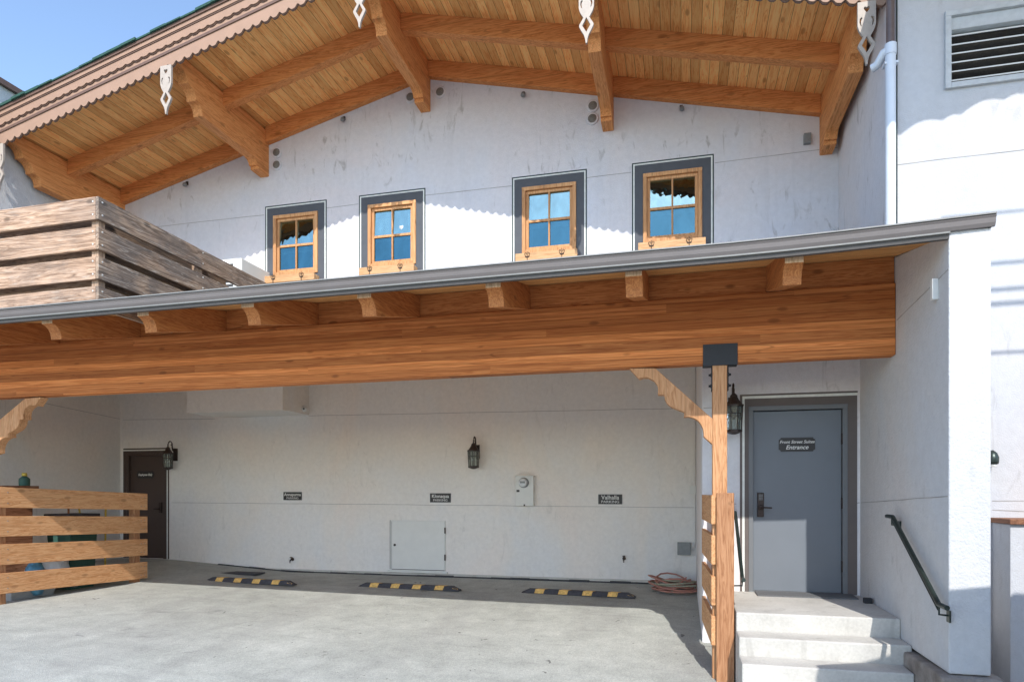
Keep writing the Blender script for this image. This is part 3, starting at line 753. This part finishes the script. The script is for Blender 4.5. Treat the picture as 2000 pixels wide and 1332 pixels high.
# joists
JX = [.885, -.393, -1.636, -2.90, -4.16, -5.40, -6.64, -7.9, -9.16, -10.42]
JW = .145
proto = None
for i, x in enumerate(JX):
    y0 = 5.80
    top = lambda Y: rz(Y)-.002
    pr = [(7.12, top(7.12)), (y0, top(y0)), (y0, top(y0)-.105)]
    pr += [(y0+.035, top(y0)-.115), (y0+.07, top(y0)-.14), (y0+.095, top(y0)-.18), (y0+.105, top(y0)-.225), (y0+.11, top(y0)-.25)]
    pr += [(6.975, 1.955), (7.12, 1.985)]
    if proto is None:
        proto = MB().pyz(pr, x-JW/2, x+JW/2).build('joist', M['joist'], K, .004)
        e = MB().box(x-JW/2+.003, x+JW/2-.003, y0-.003, y0, top(y0)-.102, top(y0)-.004).build('end_cap', M['tip'], proto)
    else:
        c = copy_tree(proto, K); c.location.x = x-JX[0]; c.location.z = bz(x)
for i in range(len(JX)):
    xa = (XS-.004) if i == 0 else JX[i-1]-JW/2; xb = JX[i]+JW/2
    slant(MB(), xb, xa, 7.02, 7.06, 1.958, rz(7.02)-.003).build('blocking', M['block'], K)
# posts
def zp(px, py, Y=6.99): return at(px, py, Y)
o4 = lambda u, v: (1200+u/4.44, 660+v/4.44)
br = [(128, 262), (210, 352), (250, 342), (290, 340), (345, 370), (370, 405), (378, 440), (375, 490), (430, 492), (436, 530), (455, 565), (490, 595), (545, 618), (605, 640), (603, 683), (640, 681), (680, 690), (720, 712), (750, 745), (768, 785), (775, 830), (775, 855), (850, 922), (850, 700), (355, 262)]
brp = [at(*o4(u, v), 6.99) for u, v in br]
brp = [(X, min(z, 1.283)) for X, z in brp]
def post(xl, xr, nm='post'):
    return MB().box(xl, xr, 6.985, 7.125, -2.1, 1.275).build(nm, M['wood_z'], K, .01)
post(.305, .446); MB().pxz([(min(x, .305), z) for x, z in brp], 6.99, 7.11).build('knee_brace', M['wood_z'], K, .004)
post(-9.365, -9.22)
MB().pxz([(-9.22 if x > .3 else -8.93+(.305-x), z+bz(-8)) for x, z in brp], 6.99, 7.11).build('knee_brace', M['wood_z'], K, .004)
for xa, xb in ((.213, .544), (-9.455, -9.125)):
    dz = bz(xa)
    MB().box(xa, xb, 6.972, 7.138, 1.268+dz, 1.279+dz).box(xa, xb, 6.970, 6.979, 1.262+dz, 1.475+dz).box(xa, xb, 7.131, 7.138, 1.268+dz, 1.475+dz).build('steel_bracket', M['black'], K, .002)
    xm = (xa+xb)/2
    for sg in (-1, 1): MB().box(xm+sg*.0725, xm+sg*.082, 7.0, 7.11, 1.02+dz, 1.268+dz).build('side_plate', M['black'], K)
    for z in (1.18, 1.07):
        for sg in (-1, 1):
            MB().tube([(xm+sg*.0821, 7.055, z+dz), (xm+sg*.090, 7.055, z+dz), (xm+sg*.0901, 7.055, z+dz), (xm+sg*.108, 7.055, z+dz)], [.022, .022, .012, .012], 8).build('bolt', M['black'], K)

# ------------------------------------------------------------------ fences
def fence(name, label, p0, p1, zt0, zt1, side, ground):
    """boards from p0 (near) to p1 (far), on the camera side"""
    fx = lambda Y: p0[0]+(p1[0]-p0[0])*(Y-p0[1])/(p1[1]-p0[1])
    T = thing(name, label, 'fence', ((p0[0]+p1[0])/2, (p0[1]+p1[1])/2, ground))
    for k in range(4):
        hh = .287; t0 = zt0-k*.398+random.uniform(-.006, .006); t1 = zt1-k*.398+random.uniform(-.006, .006); th = .04*side
        bot = [(p0[0], p0[1], t0-hh), (p0[0]+th, p0[1], t0-hh), (p1[0]+th, p1[1], t1-hh), (p1[0], p1[1], t1-hh)]
        MB().hexa(bot, [(a, b, c+hh) for a, b, c in bot]).build('board', M['fence'], T, .004)
    return T, fx
T1, fx1 = fence('slat_fence', 'horizontal wooden slat fence beside the steps seen end on', (.292, 6.93), (.238, 8.22), -.035, -.03, 1, -1.9)
MB().box(.338, .505, 6.895, 6.935, gz(.4, 6.9)-.1, -.012).build('end_board', M['fence_z'], T1, .006)
MB().box(.345, .455, 8.05, 8.16, -1.165, -.05).build('post', M['fence_z'], T1, .006)
MB().box(.340, .43, 7.13, 7.23, -1.95, -.05).build('post', M['fence_z'], T1, .006)
T2, fx2 = fence('slat_fence', 'horizontal wooden slat fence in front of the brown service door', (-9.17, 7.14), (-9.085, 9.86), .07, -.035, -1, -1.6)
for y in (7.35, 9.68):
    MB().box(fx2(y)-.16, fx2(y)-.042, y-.06, y+.06, -1.62, -.06).build('post', M['fence_z'], T2, .006)
mb = MB()
for y, zt1 in ((9.79, -.035), (9.72, -.035), (7.4, .06)):
    for k in range(4):
        for dz in (-.07, -.22):
            mb.lathe((fx2(y)+.0, y, zt1-k*.398+dz-.006), [(.007, 0), (.007, .012)], 8)
mb.build('screw', M['grey_metal'], T2)

# ------------------------------------------------------------------ balcony railing
YB = 5.92
Rl = thing('balcony_railing', 'weathered grey plank balcony railing above the carport roof', 'railing', (-6.11, 6.0, 2.0))
cx = XY(186, YB)
zt0 = at(186, 384, YB)[1]
pitch = .322; bh = .245
ts = 3.6
for k in range(4):
    z1 = zt0-k*pitch
    xl = -9.28; dzl = -.03
    bot = [(xl, YB, z1-bh+dzl), (cx, YB, z1-bh), (cx, YB+.04, z1-bh), (xl, YB+.04, z1-bh+dzl)]
    MB().hexa(bot, [(a, b, c+bh) for a, b, c in bot]).build('front_board', M['old_x'], Rl, .005)
    y1 = YW-.02
    bot = [(cx+.002, YB, z1-bh), (cx+.042, YB, z1-bh), (cx+.042, y1, z1-bh-.03), (cx+.002, y1, z1-bh-.03)]
    MB().hexa(bot, [(a, b, c+bh) for a, b, c in bot]).build('side_board', M['old_y'], Rl, .005)
for k in range(3):
    z1 = zt0-k*pitch-.13
    MB().box(-9.25, cx-.12, YB+.145, YB+.18, z1-bh, z1).build('inner_board', M['old_x'], Rl, .005)
    MB().box(cx-.135, cx-.10, YB+.2, 8.2, z1-bh, z1).build('inner_board', M['old_y'], Rl, .005)
for (x, y) in ((cx-.05, YB+.09), (cx-.05, 7.55), (cx-.05, 9.25), (-9.15, YB+.09)):
    MB().box(x-.045, x+.045, y-.045, y+.045, 2.0, zt0-.03).build('post', M['old_z'], Rl, .004)
mb = MB()
for k in range(4):
    for dz in (.05, .19):
        z = zt0-k*pitch-dz
        for x in (cx-.03,): mb.lathe((x, YB, z), [(.009, .002), (.009, -.004)], 8, 'y')
        for y in (YB+.05, 7.55):
            mb.tube([(cx+.04, y, z), (cx+.047, y, z)], .009, 8)
mb.build('screw', M['white_metal'], Rl)
# heat pump on the wall
A = thing('heat_pump', 'white heat pump box on the wall behind the weathered railing', 'air conditioner', (-6.78, 9, 2.85))
MB().box(-7.28, -6.28, 8.61, YW-.05, 2.9, 3.445).build('casing', M['white_metal'], A, .015)
mb = MB()
for k in range(7): mb.box(-7.2, -6.42, 8.600, 8.609, 2.98+k*.06, 3.005+k*.06)
mb.build('grille', M['fascia_d'], A)
MB().box(-7.1, -6.5, 8.7, YW, 2.84, 2.9).build('bracket', M['grey_metal'], A)

# ------------------------------------------------------------------ steps
G = thing('concrete_steps', 'pale concrete landing and steps up to the grey entrance door', 'steps', (1.1, 6.8, -1.95))
MB().box(.52, XS-.001, 6.83, YD-.001, -2.3, -1.165).build('landing', M['concrete'], G, .014)
for k, (y0, y1, z) in enumerate(((6.52, 6.83, -1.34), (6.21, 6.52, -1.51), (5.90, 6.21, -1.68))):
    MB().box(.52, [1.99, XS-.075, XS-.075][k] if k else XS-.001, y0, y1-.001, -2.3, z).build('step', M['concrete'], G, .014)
a0, a1 = at(1474, 1158, YD-.03)[0], at(1655, 1160, YD-.03)[0]
tag(MB().box(.83, 1.86, 7.93, YD-.03, -1.165, -1.150).build('door_mat', M['mat_grey']), 'grey mat lying in front of the grey entrance door', 'door mat')
y_, z_ = atX(1697, 1182, XS-.05)
tag(MB().box(XS-.10, XS-.02, y_-.035, y_+.035, -1.165, -1.11).build('door_stop', M['black'], bevel=.006), 'small black block on the landing beside the side wall', 'door stop')

def handrail(label, xr, pt, pb, wallx, grp):
    """double sloped metal rail; pt=(y,z) top, pb=(y,z) bottom"""
    T = thing('handrail', label, 'handrail', (xr, pb[0], pb[1]), grp)
    (yt, zt1), (yb, zb) = pt, pb
    sg = 1 if wallx > xr else -1
    MB().tube([(xr, yt+.20, zt1), (xr, yt+.02, zt1), (xr, yt, zt1-.01), (xr, yb+.02, zb+.01), (xr, yb, zb), (xr, yb-.16, zb)], .019, 10).build('rail', M['rail'], T)
    MB().tube([(xr-sg*.0, yt, zt1-.05), (xr, yb+.01, zb-.04)], .010, 8).build('lower_rail', M['rail'], T)
    for y, z in ((yt+.05, zt1), (yb+.0, zb)):
        MB().tube([(xr, y, z-.01), (xr, y, z-.075), (wallx-sg*.01, y, z-.08)], .008, 8).lathe((wallx, y, z-.08), [(.001, 0), (.001, 0.001)], 8).box(wallx-sg*.012, wallx, y-.03, y+.03, z-.13, z-.04).build('wall_bracket', M['rail'], T)
    return T
yt, zt1 = atX(1745, 1009, 1.885); yb, zb = atX(1834, 1180, 1.885)
handrail('dark green metal handrail on the white side wall right of the door', 1.885, (yt, zt1), (yb, zb), XS, None)
handrail('dark metal handrail half hidden behind the wooden fence post', .60, (8.02, -.235), (7.12, -.87), .46, None)

# ------------------------------------------------------------------ parking stops
st = [((405, 578), (1127, 1141), 'rubber parking stop with yellow stripes below the Annapurna sign'),
      ((697, 905), (1139, 1151), 'rubber parking stop with yellow stripes in front of the white hatch'),
      ((1013, 1250), (1151, 1164), 'rubber parking stop with yellow stripes nearest the coiled hose')]
def ground_at(px, py):
    for k in range(2000):
        Y = 13-.005*k
        X = XY(px, Y)
        if HY-gz(X, Y)*SC(px, Y) >= py: return Vector((X, Y, gz(X, Y)))
first = None
for i, ((xa, xb), (ya, yb), lab) in enumerate(st):
    p0, p1 = ground_at(xa, ya+4), ground_at(xb, yb+4)
    c = (p0+p1)/2; dr = p1-p0
    if first is None:
        T = thing('parking_stop', lab, 'parking stop', (0, 0, 0), 'rubber parking stops along the back wall')
        Lh = .915
        prof = [(-.075, 0), (-.07, .02), (-.04, .072), (.04, .072), (.07, .02), (.075, 0)]
        n = len(prof); vs = []
        for x, sc_ in ((-Lh, .25), (-Lh+.12, 1), (Lh-.12, 1), (Lh, .25)):
            vs += [(x, y, z*sc_) for y, z in prof]
        fs = [tuple(range(n)), tuple(range(3*n, 4*n))]
        for k in range(3):
            for j in range(n-1): fs.append((k*n+j, k*n+j+1, (k+1)*n+j+1, (k+1)*n+j))
            fs.append((k*n+n-1, k*n, (k+1)*n, (k+1)*n+n-1))
        MB().add(vs, fs).build('body', M['rubber'], T, .004)
        for q in (-.58, -.19, .20, .60):
            pr = [(-.073, .010), (-.041, .0745), (.041, .0745)]
            vs = []
            for (y, z) in pr: vs += [(q-.08+y*.5, y-.004, z), (q+.07+y*.5, y-.004, z)]
            lo = [(a, b_+.006, c_-.004) for a, b_, c_ in vs]
            MB().add(vs+lo, [(0, 1, 3, 2), (2, 3, 5, 4), (6, 8, 9, 7), (8, 10, 11, 9), (0, 6, 7, 1), (4, 5, 11, 10), (0, 2, 8, 6), (2, 4, 10, 8), (1, 7, 9, 3), (3, 9, 11, 5)]).build('yellow_stripe', M['yellow'], T)
        mb = MB().hexa([(Lh-.115, -.055, .03), (Lh-.03, -.055, .015), (Lh-.03, -.03, .025), (Lh-.115, -.03, .055)], [(Lh-.115, -.062, .040), (Lh-.03, -.062, .022), (Lh-.03, -.035, .036), (Lh-.115, -.035, .068)]).build('end_stripe', M['yellow'], T)
        first = T
    else:
        T = copy_tree(first); T['label'] = lab
    T.location = (c.x, c.y, c.z); T.rotation_euler = (0, 0, math.atan2(dr.y, dr.x))
    T['_o'] = tuple(T.location)
# floor mat / grate behind the first stop
g = ground_at(462, 1119)
tag(MB().box(g.x-.50, g.x+.48, g.y-.12, g.y+.20, g.z-.01, g.z+.012).build('rubber_mat', M['rubber']), 'dark rubber mat on the asphalt behind the leftmost parking stop', 'mat')

# ------------------------------------------------------------------ hose coil
hc = ground_at(1316, 1155)
for nm, mat, lab, seed, turns, r0 in (('garden_hose', M['hose_red'], 'red garden hose coiled on the asphalt by the wall corner', 3, 9, .31), ('garden_hose', M['hose_green'], 'olive green garden hose tangled over the red hose', 5, 3, .33)):
    random.seed(seed); pts = []
    nT = turns*14
    for k in range(nT):
        a = k/14*2*math.pi
        rr = r0*(1+.20*math.sin(a*.37+seed)+.07*math.sin(a*2.3))*(1-.15*(k/nT))
        pts.append((hc.x+rr*1.12*math.cos(a)+random.uniform(-.012, .012)+.03*math.sin(a*.21), hc.y+rr*.82*math.sin(a)+.03*math.cos(a*.3), hc.z+.02+.026*(k/14)*(.75+.45*math.sin(a*1.3+seed))+(0.1 if seed == 5 else 0)))
    pts.append((pts[-1][0]-.25, pts[-1][1]-.15, hc.z+.02)) if seed == 5 else None
    tag(MB().tube(pts, .0135, 8).build(nm, mat), lab, 'hose', 'hoses coiled by the wall')
random.seed(11)

# ------------------------------------------------------------------ wall lanterns
def lantern(label, x, y, zt1, wally):
    """x,y = body centre, zt1 = top of scroll"""
    T = thing('wall_lantern', label, 'lantern', (x, wally, zt1-.57), 'bronze wall lanterns')
    z = zt1-.57
    MB().lathe((x, y, z), [(.02, -.02), (.045, -.012), (.075, 0), (.098, .006), (.098, .03), (.08, .036)], 8).build('base', M['iron'], T)
    MB().lathe((x, y, z), [(.115, .30), (.115, .318), (.095, .325), (.06, .375), (.042, .41), (.045, .42), (.03, .44), (.012, .455), (.008, .47)], 8).build('roof_cap', M['iron'], T)
    mb = MB()
    for k in range(8):
        a = 2*math.pi*(k+.5)/8; ca, sa = math.cos(a), math.sin(a)
        mb.tube([(x+.088*ca, y+.088*sa, z+.03), (x+.104*ca, y+.104*sa, z+.305)], .0065, 6)
    mb.tube([(x+.098*math.cos(2*math.pi*(k+.5)/8), y+.098*math.sin(2*math.pi*(k+.5)/8), z+.215) for k in range(8)], .005, 6, True)
    mb.build('cage', M['iron'], T)
    MB().lathe((x, y, z), [(.083, .036), (.098, .30)], 8).build('glass', M['lampglass'], T)
    mb = MB()
    for sx in (-.03, .03): mb.tube([(x+sx, y, z+.03), (x+sx, y, z+.12)], .009, 8); mb.lathe((x+sx, y, z+.12), [(.009, 0), (.015, .02), (.013, .045), (.003, .065)], 10)
    mb.build('bulb', M['bulb'], T)
    zz = z+.45
    hook = [(x, y, zz+.01), (x, y, zz+.05), (x, y+.02, zz+.09), (x, y+.05, zz+.115), (x, y+.085, zz+.11), (x, y+.11, zz+.08), (x, y+.105, zz+.05), (x, y+.085, zz+.045)]
    arm = [(x, y+.11, zz+.08), (x, y+.12, zz+.0), (x, y+.13, zz-.06), (x, wally-.02, zz-.10)]
    MB().tube(hook, .012, 8).tube(arm, .014, 8).build('scroll_arm', M['iron'], T)
    MB().box(x-.05, x+.05, wally-.02, wally, zz-.28, zz-.02).box(x-.035, x+.035, wally-.028, wally-.02, zz-.26, zz-.04).build('back_plate', M['iron'], T, .006)
for lab, (px, py), Yb, wy in (('bronze wall lantern in the middle of the carport wall', (925, 852), YP-.22, YP), ('bronze wall lantern beside the brown service door', (328, 861), YP-.22, YP), ('bronze wall lantern between the wooden post and the grey entrance door', (1433, 748), YD-.20, YD)):
    X, z = at(px, py, Yb); lantern(lab, X, Yb, z, wy)

# ------------------------------------------------------------------ signs
def sign(label, x0, y0, x1, y1, Y, l1, l2, s1, s2, bold=.002):
    (xa, za), (xb, zb) = at(x0, y0, Y), at(x1, y1, Y)
    T = thing('parking_sign', label, 'sign', ((xa+xb)/2, Y, zb), 'black parking name signs')
    MB().box(xa, xb, Y-.012, Y-.0005, zb, za).build('plate', M['sign'], T, .003)
    MB().frame(xa+.004, xb-.004, zb+.004, za-.004, .003, Y-.0135, Y-.012).build('border_line', M['grey_metal'], T)
    h = za-zb; xm = (xa+xb)/2
    text_mesh('name_text', l1, s1, M['letter'], T, (xm, Y-.0142, zb+h*.67), bold=bold*.4)
    text_mesh('word_text', l2, s2, M['letter'], T, (xm, Y-.014, zb+h*.24), bold=.0, width=1.22)
sign('black parking sign reading Annapurna', 554, 960.5, 590, 976.5, YP, 'Annapurna', 'PARKING', .084, .052)
sign('black parking sign reading Klonaqua', 840, 963, 881, 981, YP, 'Klonaqua', 'PARKING', .090, .056)
sign('black parking sign reading Valhalla', 1168.5, 965, 1215.5, 984.5, YP, 'Valhalla', 'PARKING', .102, .062)
def octo(x0, x1, z0, z1, c):
    def ar(cx_, cz, a0): return [(cx_+c*math.cos(math.radians(a0+k*22.5)), cz+c*math.sin(math.radians(a0+k*22.5))) for k in range(5)]
    return ar(x1, z1, 270)[::-1]+ar(x0, z1, 180)[::-1][:0]+[]  # unused
def plaque(x0, x1, z0, z1, c):
    pts = []
    for (cx_, cz, a0) in ((x0, z0, 90), (x1, z0, 180), (x1, z1, 270), (x0, z1, 0)):
        for k in range(5):
            a = math.radians(a0-90*k/4) if False else math.radians(a0-22.5*k)
            pts.append((cx_+c*math.cos(a), cz+c*math.sin(a)))
    return pts
(xa, za), (xb, zb) = at(1521, 855, YD+.04), at(1592, 881, YD+.04)
T = thing('door_sign', 'black door plaque reading Front Street Suites Entrance', 'sign', ((xa+xb)/2, YD+.04, zb))
MB().pxz(plaque(xa, xb, zb, za, .022), YD+.035, YD+.0445).build('plate', M['sign'], T)
xm = (xa+xb)/2; h = za-zb
text_mesh('top_text', 'Front Street Suites', .049, M['letter'], T, (xm, YD+.033, zb+h*.68), shear=.28, bold=.0005)
text_mesh('bottom_text', 'Entrance', .068, M['letter'], T, (xm, YD+.033, zb+h*.29), shear=.28, bold=.0008)
(xa, za), (xb, zb) = at(268, 920, YP+.06), at(301, 934, YP+.06)
T = thing('door_sign', 'black plaque reading Employees Only on the brown door', 'sign', ((xa+xb)/2, YP+.055, zb))
MB().pxz(plaque(xa, xb, zb, za, .03), YP+.048, YP+.0595).build('plate', M['sign'], T)
text_mesh('text', 'Employees Only', .062, M['letter'], T, ((xa+xb)/2, YP+.046, (za+zb)/2), shear=.28, bold=.0015, width=.85)

# ------------------------------------------------------------------ wall fittings
(xa, za), (xb, zb) = at(1007, 930, YP-.1), at(1042, 988, YP-.1)
T = thing('electric_meter', 'pale electric meter box with round glass dial on the carport wall', 'electric meter', ((xa+xb)/2, YP, zb))
MB().box(xa, xb, YP-.11, YP, zb, za).build('cabinet', M['white_metal'], T, .006)
MB().box(xa-.006, xb+.006, YP-.118, YP, za, za+.012).build('lid', M['white_metal'], T)
mx, mz = (xa+xb)/2-.01, za-.115
MB().lathe((mx, YP-.11, mz), [(.092, 0), (.092, -.02), (.084, -.03)], 24, 'y').build('collar', M['grey_metal'], T)
MB().lathe((mx, YP-.14, mz), [(.078, 0), (.076, -.05), (.06, -.075)], 24, 'y').build('dial', M['bag'], T)
MB().box(mx-.045, mx+.045, YP-.219, YP-.214, mz-.012, mz+.025).build('display', M['grey_metal'], T)
MB().box(xa+.02, xa+.075, YP-.113, YP-.11, zb+.25, zb+.29).build('label_plate', M['sign'], T)
MB().box((xa+xb)/2-.012, (xa+xb)/2+.012, YP-.125, YP-.11, zb+.0, zb+.03).build('latch', M['iron'], T)
(xa, za), (xb, zb) = at(1323, 1059, YP-.1), at(1349, 1084, YP-.1)
T = thing('junction_box', 'grey junction box with conduit low on the carport wall', 'electrical box', ((xa+xb)/2, YP, zb))
MB().box(xa, xb, YP-.10, YP, zb, za).build('cover', M['grey_metal'], T, .006)
cxx = .247-.02; zc = (za+zb)/2
MB().tube([(xb, YP-.05, zc), (xb+.04, YP-.05, zc), (.20, YP-.05, zc+.03), (.222, YP-.045, zc+.10), (.225, YP-.03, zc+.3), (.225, YP-.03, 2.15)], .011, 8).build('conduit', M['stucco_park'], T)
def small_box(name, label, cat, x0, y0, x1, y1, Y, d, mat):
    (xa, za), (xb, zb) = at(x0, y0, Y), at(x1, y1, Y)
    T = thing(name, label, cat, ((xa+xb)/2, Y, zb))
    MB().box(xa, xb, Y-d, Y, zb, za).build('box', mat, T, .004)
    MB().box(xa+.02, xb-.02, Y-d-.006, Y-d, zb+.02, za-.02).build('cover', mat, T, .002)
    return T
small_box('switch_box', 'small white cover plate high beside the wooden post', 'electrical box', 1347, 948, 1360, 964, YP, .04, M['white_metal'])
T = small_box('sensor_box', 'small weathered box under the right end of the gable', 'electrical box', 1569, 265, 1583, 283, YW, .06, M['grey_metal'])
for lab, px, py in (('outdoor tap on the wall under the Valhalla sign', 1219, 1090), ('outdoor tap on the wall under the Annapurna sign', 572, 1092)):
    X, z = at(px, py, YP)
    T = thing('water_tap', lab, 'tap', (X, YP, z), 'taps on the carport wall')
    MB().tube([(X, YP, z), (X, YP-.07, z), (X, YP-.10, z-.02), (X, YP-.105, z-.06)], .013, 8).build('spout', M['iron'], T)
    MB().tube([(X, YP-.06, z), (X, YP-.06, z+.04)], .007, 6).lathe((X, YP-.06, z+.04), [(.028, 0), (.03, .008), (.02, .014)], 8).build('handle', M['iron'], T)
    MB().lathe((X, YP, z), [(.03, 0), (.03, -.008)], 12, 'y').build('flange', M['iron'], T)
# camera on bulkhead
y_, z_ = atX(591, 797, XY(552, 10.9))
X = XY(552, 10.9)
T = thing('security_camera', 'white dome camera on the side of the bulkhead', 'camera', (X, y_, z_))
MB().lathe((X+.04, y_, z_-.02), [(.03, .05), (.05, .04), (.052, .0), (.04, -.03), (.012, -.05)], 16).build('dome', M['white_metal'], T)
MB().box(X, X+.05, y_-.02, y_+.02, z_, z_+.05).build('mount', M['white_metal'], T)
MB().lathe((X+.055, y_-.045, z_-.02), [(.018, 0), (.018, -.01)], 12, 'y').build('lens', M['black'], T)
# round vents
vl = ['upper round vent right of the second purlin from the left', 'lower round vent right of the second purlin from the left', 'round vent left of the ridge purlin', 'round vent right of the ridge purlin', 'upper round vent left of the fourth purlin', 'lower round vent left of the fourth purlin']
for lab, (px, py) in zip(vl, ((541, 299), (541, 323), (802, 191), (860, 181), (1158, 208), (1157, 233))):
    X, z = at(px, py, YW)
    T = thing('round_vent', lab, 'vent', (X, YW, z-.08), 'round vents below the gable roof')
    MB().lathe((X, YW, z), [(.088, 0), (.088, -.012), (.076, -.02), (.062, -.02)], 24, 'y').build('ring', M['stucco'], T)
    MB().lathe((X, YW-.0205, z), [(.061, 0), (.059, -.003)], 20, 'y').build('mesh_cover', M['vent_grey'], T)
# small spot lamps below the rafters
sl = ['leftmost tiny spotlight on the gable wall by the left corner', 'tiny spotlight between the second purlin and the ridge purlin', 'tiny spotlight between the ridge purlin and the fourth purlin', 'tiny spotlight between the fourth purlin and the right wall']
for lab, (px, py) in zip(sl, ((362, 362), (670, 235), (1022, 187), (1332, 214))):
    X, z = at(px, py, YW-.06)
    T = thing('spotlight', lab, 'spotlight', (X, YW, z), 'spotlights along the gable wall')
    MB().tube([(X-.01, YW-.02, z+.05), (X, YW-.06, z+.02)], .012, 8).box(X-.03, X+.01, YW-.02, YW, z+.025, z+.08).build('arm', M['iron'], T)
    MB().lathe((X, YW-.075, z), [(.012, .035), (.03, .02), (.034, -.01), (.03, -.02)], 12).build('head', M['grey_metal'], T)
# pvc sleeve on wing wall
y_, z_ = atX(1826, 566, XS-.02)
tag(MB().box(XS-.045, XS, y_-.02, y_+.03, z_-.08, z_+.085).build('wall_bracket_box', M['white_metal'], bevel=.004), 'small white plastic sleeve high on the side wall near the pillar', 'wall fitting')

# ------------------------------------------------------------------ things stored behind the left fence
g0 = -1.5
T = thing('storage_cabinet', 'brown wooden cabinet behind the left slat fence', 'cabinet', (-10.1, 8.2, g0-.05))
MB().box(-10.7, -9.72, 7.4, 8.25, g0-.08, .04).build('body', M['clay'], T, .008)
MB().box(-10.75, -9.68, 7.35, 8.32, .04, .09).build('top', M['clay'], T, .006)
T = thing('storage_bin', 'grey plastic storage bin on the ground behind the left fence', 'bin', (-9.63, 8.0, g0-.1))
MB().hexa([(-9.85, 7.65, g0-.12), (-9.4, 7.65, g0-.12), (-9.4, 8.3, g0-.12), (-9.85, 8.3, g0-.12)], [(-9.9, 7.6, g0+.10), (-9.35, 7.6, g0+.10), (-9.35, 8.35, g0+.10), (-9.9, 8.35, g0+.10)]).build('tub', M['bin'], T, .01)
MB().box(-9.92, -9.33, 7.58, 8.37, g0+.10, g0+.135).build('lid', M['bin'], T, .01)
cols = [('pole_yellow', 'yellow handled broom leaning behind the left fence', 9.42, -.2, -.35), ('fence_z', 'wooden handled rake leaning behind the left fence', 8.98, -.05, -.2), ('pole_yellow', 'yellow handled shovel leaning behind the left fence next to the post', 9.68, .1, -.3)]
for i, (mt, lab, y, dy, dx) in enumerate(cols):
    T = thing('garden_tool', lab, 'tool', (-9.6, y, g0), 'tools behind the left fence')
    MB().tube([(-9.5+dx*.2, y-.25, g0), (-9.75+dx, y+dy+.15, -.02-.12*i)], .016, 8).build('handle', M[mt], T)
    MB().box(-9.62+dx*.2, -9.38+dx*.2, y-.28, y-.2, g0-.03, g0+.14).build('head', M['teal' if i == 0 else 'grey_metal'], T, .01)
def blob(name, lab, cat, c, r, mat, seed):
    random.seed(seed); bm = bmesh.new(); bmesh.ops.create_icosphere(bm, subdivisions=3, radius=1)
    from mathutils import noise as mn
    for v in bm.verts:
        k = 1+.28*mn.noise(v.co*1.7+Vector((seed, 0, 0)))+.12*mn.noise(v.co*5)
        v.co = Vector((v.co.x*r[0]*k, v.co.y*r[1]*k, max(v.co.z*r[2]*k, -r[2]*.7)+r[2]*.7))
    me = bpy.data.meshes.new(name); bm.to_mesh(me); bm.free(); me.materials.append(mat)
    for p in me.polygons: p.use_smooth = True
    o = bpy.data.objects.new(name, me); COL.objects.link(o); o.location = c; o['_o'] = tuple(c)
    return tag(o, lab, cat)
blob('plastic_bag', 'white plastic bag piled behind the left slat fence', 'bag', (-9.55, 8.42, -1.5), (.20, .28, .40), M['bag'], 2)
blob('plastic_bag', 'blue plastic bag low behind the left slat fence', 'bag', (-9.42, 8.02, -1.55), (.13, .15, .30), M['blue'], 4)
T = thing('plastic_tote', 'dark green plastic tote behind the left fence near its end post', 'tote', (-9.7, 8.95, g0-.1))
MB().hexa([(-9.9, 8.72, g0-.09), (-9.5, 8.72, g0-.09), (-9.5, 9.15, g0-.09), (-9.9, 9.15, g0-.09)], [(-9.95, 8.66, -.42), (-9.46, 8.66, -.42), (-9.46, 9.2, -.42), (-9.95, 9.2, -.42)]).build('tub', M['teal'], T, .01)
MB().box(-9.97, -9.44, 8.64, 9.22, -.42, -.36).build('lid', M['rubber'], T, .01)
T = thing('spray_bottle', 'green bottle with yellow top on the brown cabinet', 'bottle', (-9.85, 8.22, .09))
MB().lathe((-9.85, 8.22, .09), [(.07, 0), (.075, .01), (.075, .11), (.03, .15)], 14).build('body', M['teal'], T)
MB().lathe((-9.85, 8.22, .24), [(.035, 0), (.04, .02), (.03, .05)], 12).build('cap', M['pole_yellow'], T)
random.seed(5)

# ------------------------------------------------------------------ outside the frame: added shade caster and overhead cables
sw = MB().pxz([(1.74, -2.2), (1.74, .87), (2.42, 1.12), (2.72, 1.16), (3.45, 1.79), (7, 1.79), (7, -2.2)], 3.3, 3.5)  # invented block, outline shaped to throw the low shade on pillar and steps
tag(sw.build('shade_caster', M['stucco_rough']), 'unseen white stucco shade caster with a stepped sloping top beside the camera', 'wall')
tag(MB().tube([(2.98, 4, -2.2), (2.98, 4, 4.93)], [.06, .05], 12).build('utility_pole', M['fence_z']), 'slender wooden pole carrying five cables to the right of the view', 'pole')
for i, (z7, r) in enumerate(((2.53, .012), (2.07, .016), (1.83, .018), (1.70, .020), (1.256, .013))):
    zz = z7+.845*3
    mb = MB(); pts = [(2.98+k*.5, 4, zz+.01*math.sin(k*.8)) for k in range(13)]
    tag(mb.tube(pts, r, 8).build('overhead_cable', M['rubber']), ['topmost of the black overhead cables on the slender pole', 'black overhead cable second from the top', 'thick black overhead cable in the middle of the five', 'black overhead cable just above the lowest one', 'lowest of the black overhead cables'][i], 'cable', 'overhead cables')

for o in list(bpy.data.objects):
    if '_o' in o.keys(): del o['_o']
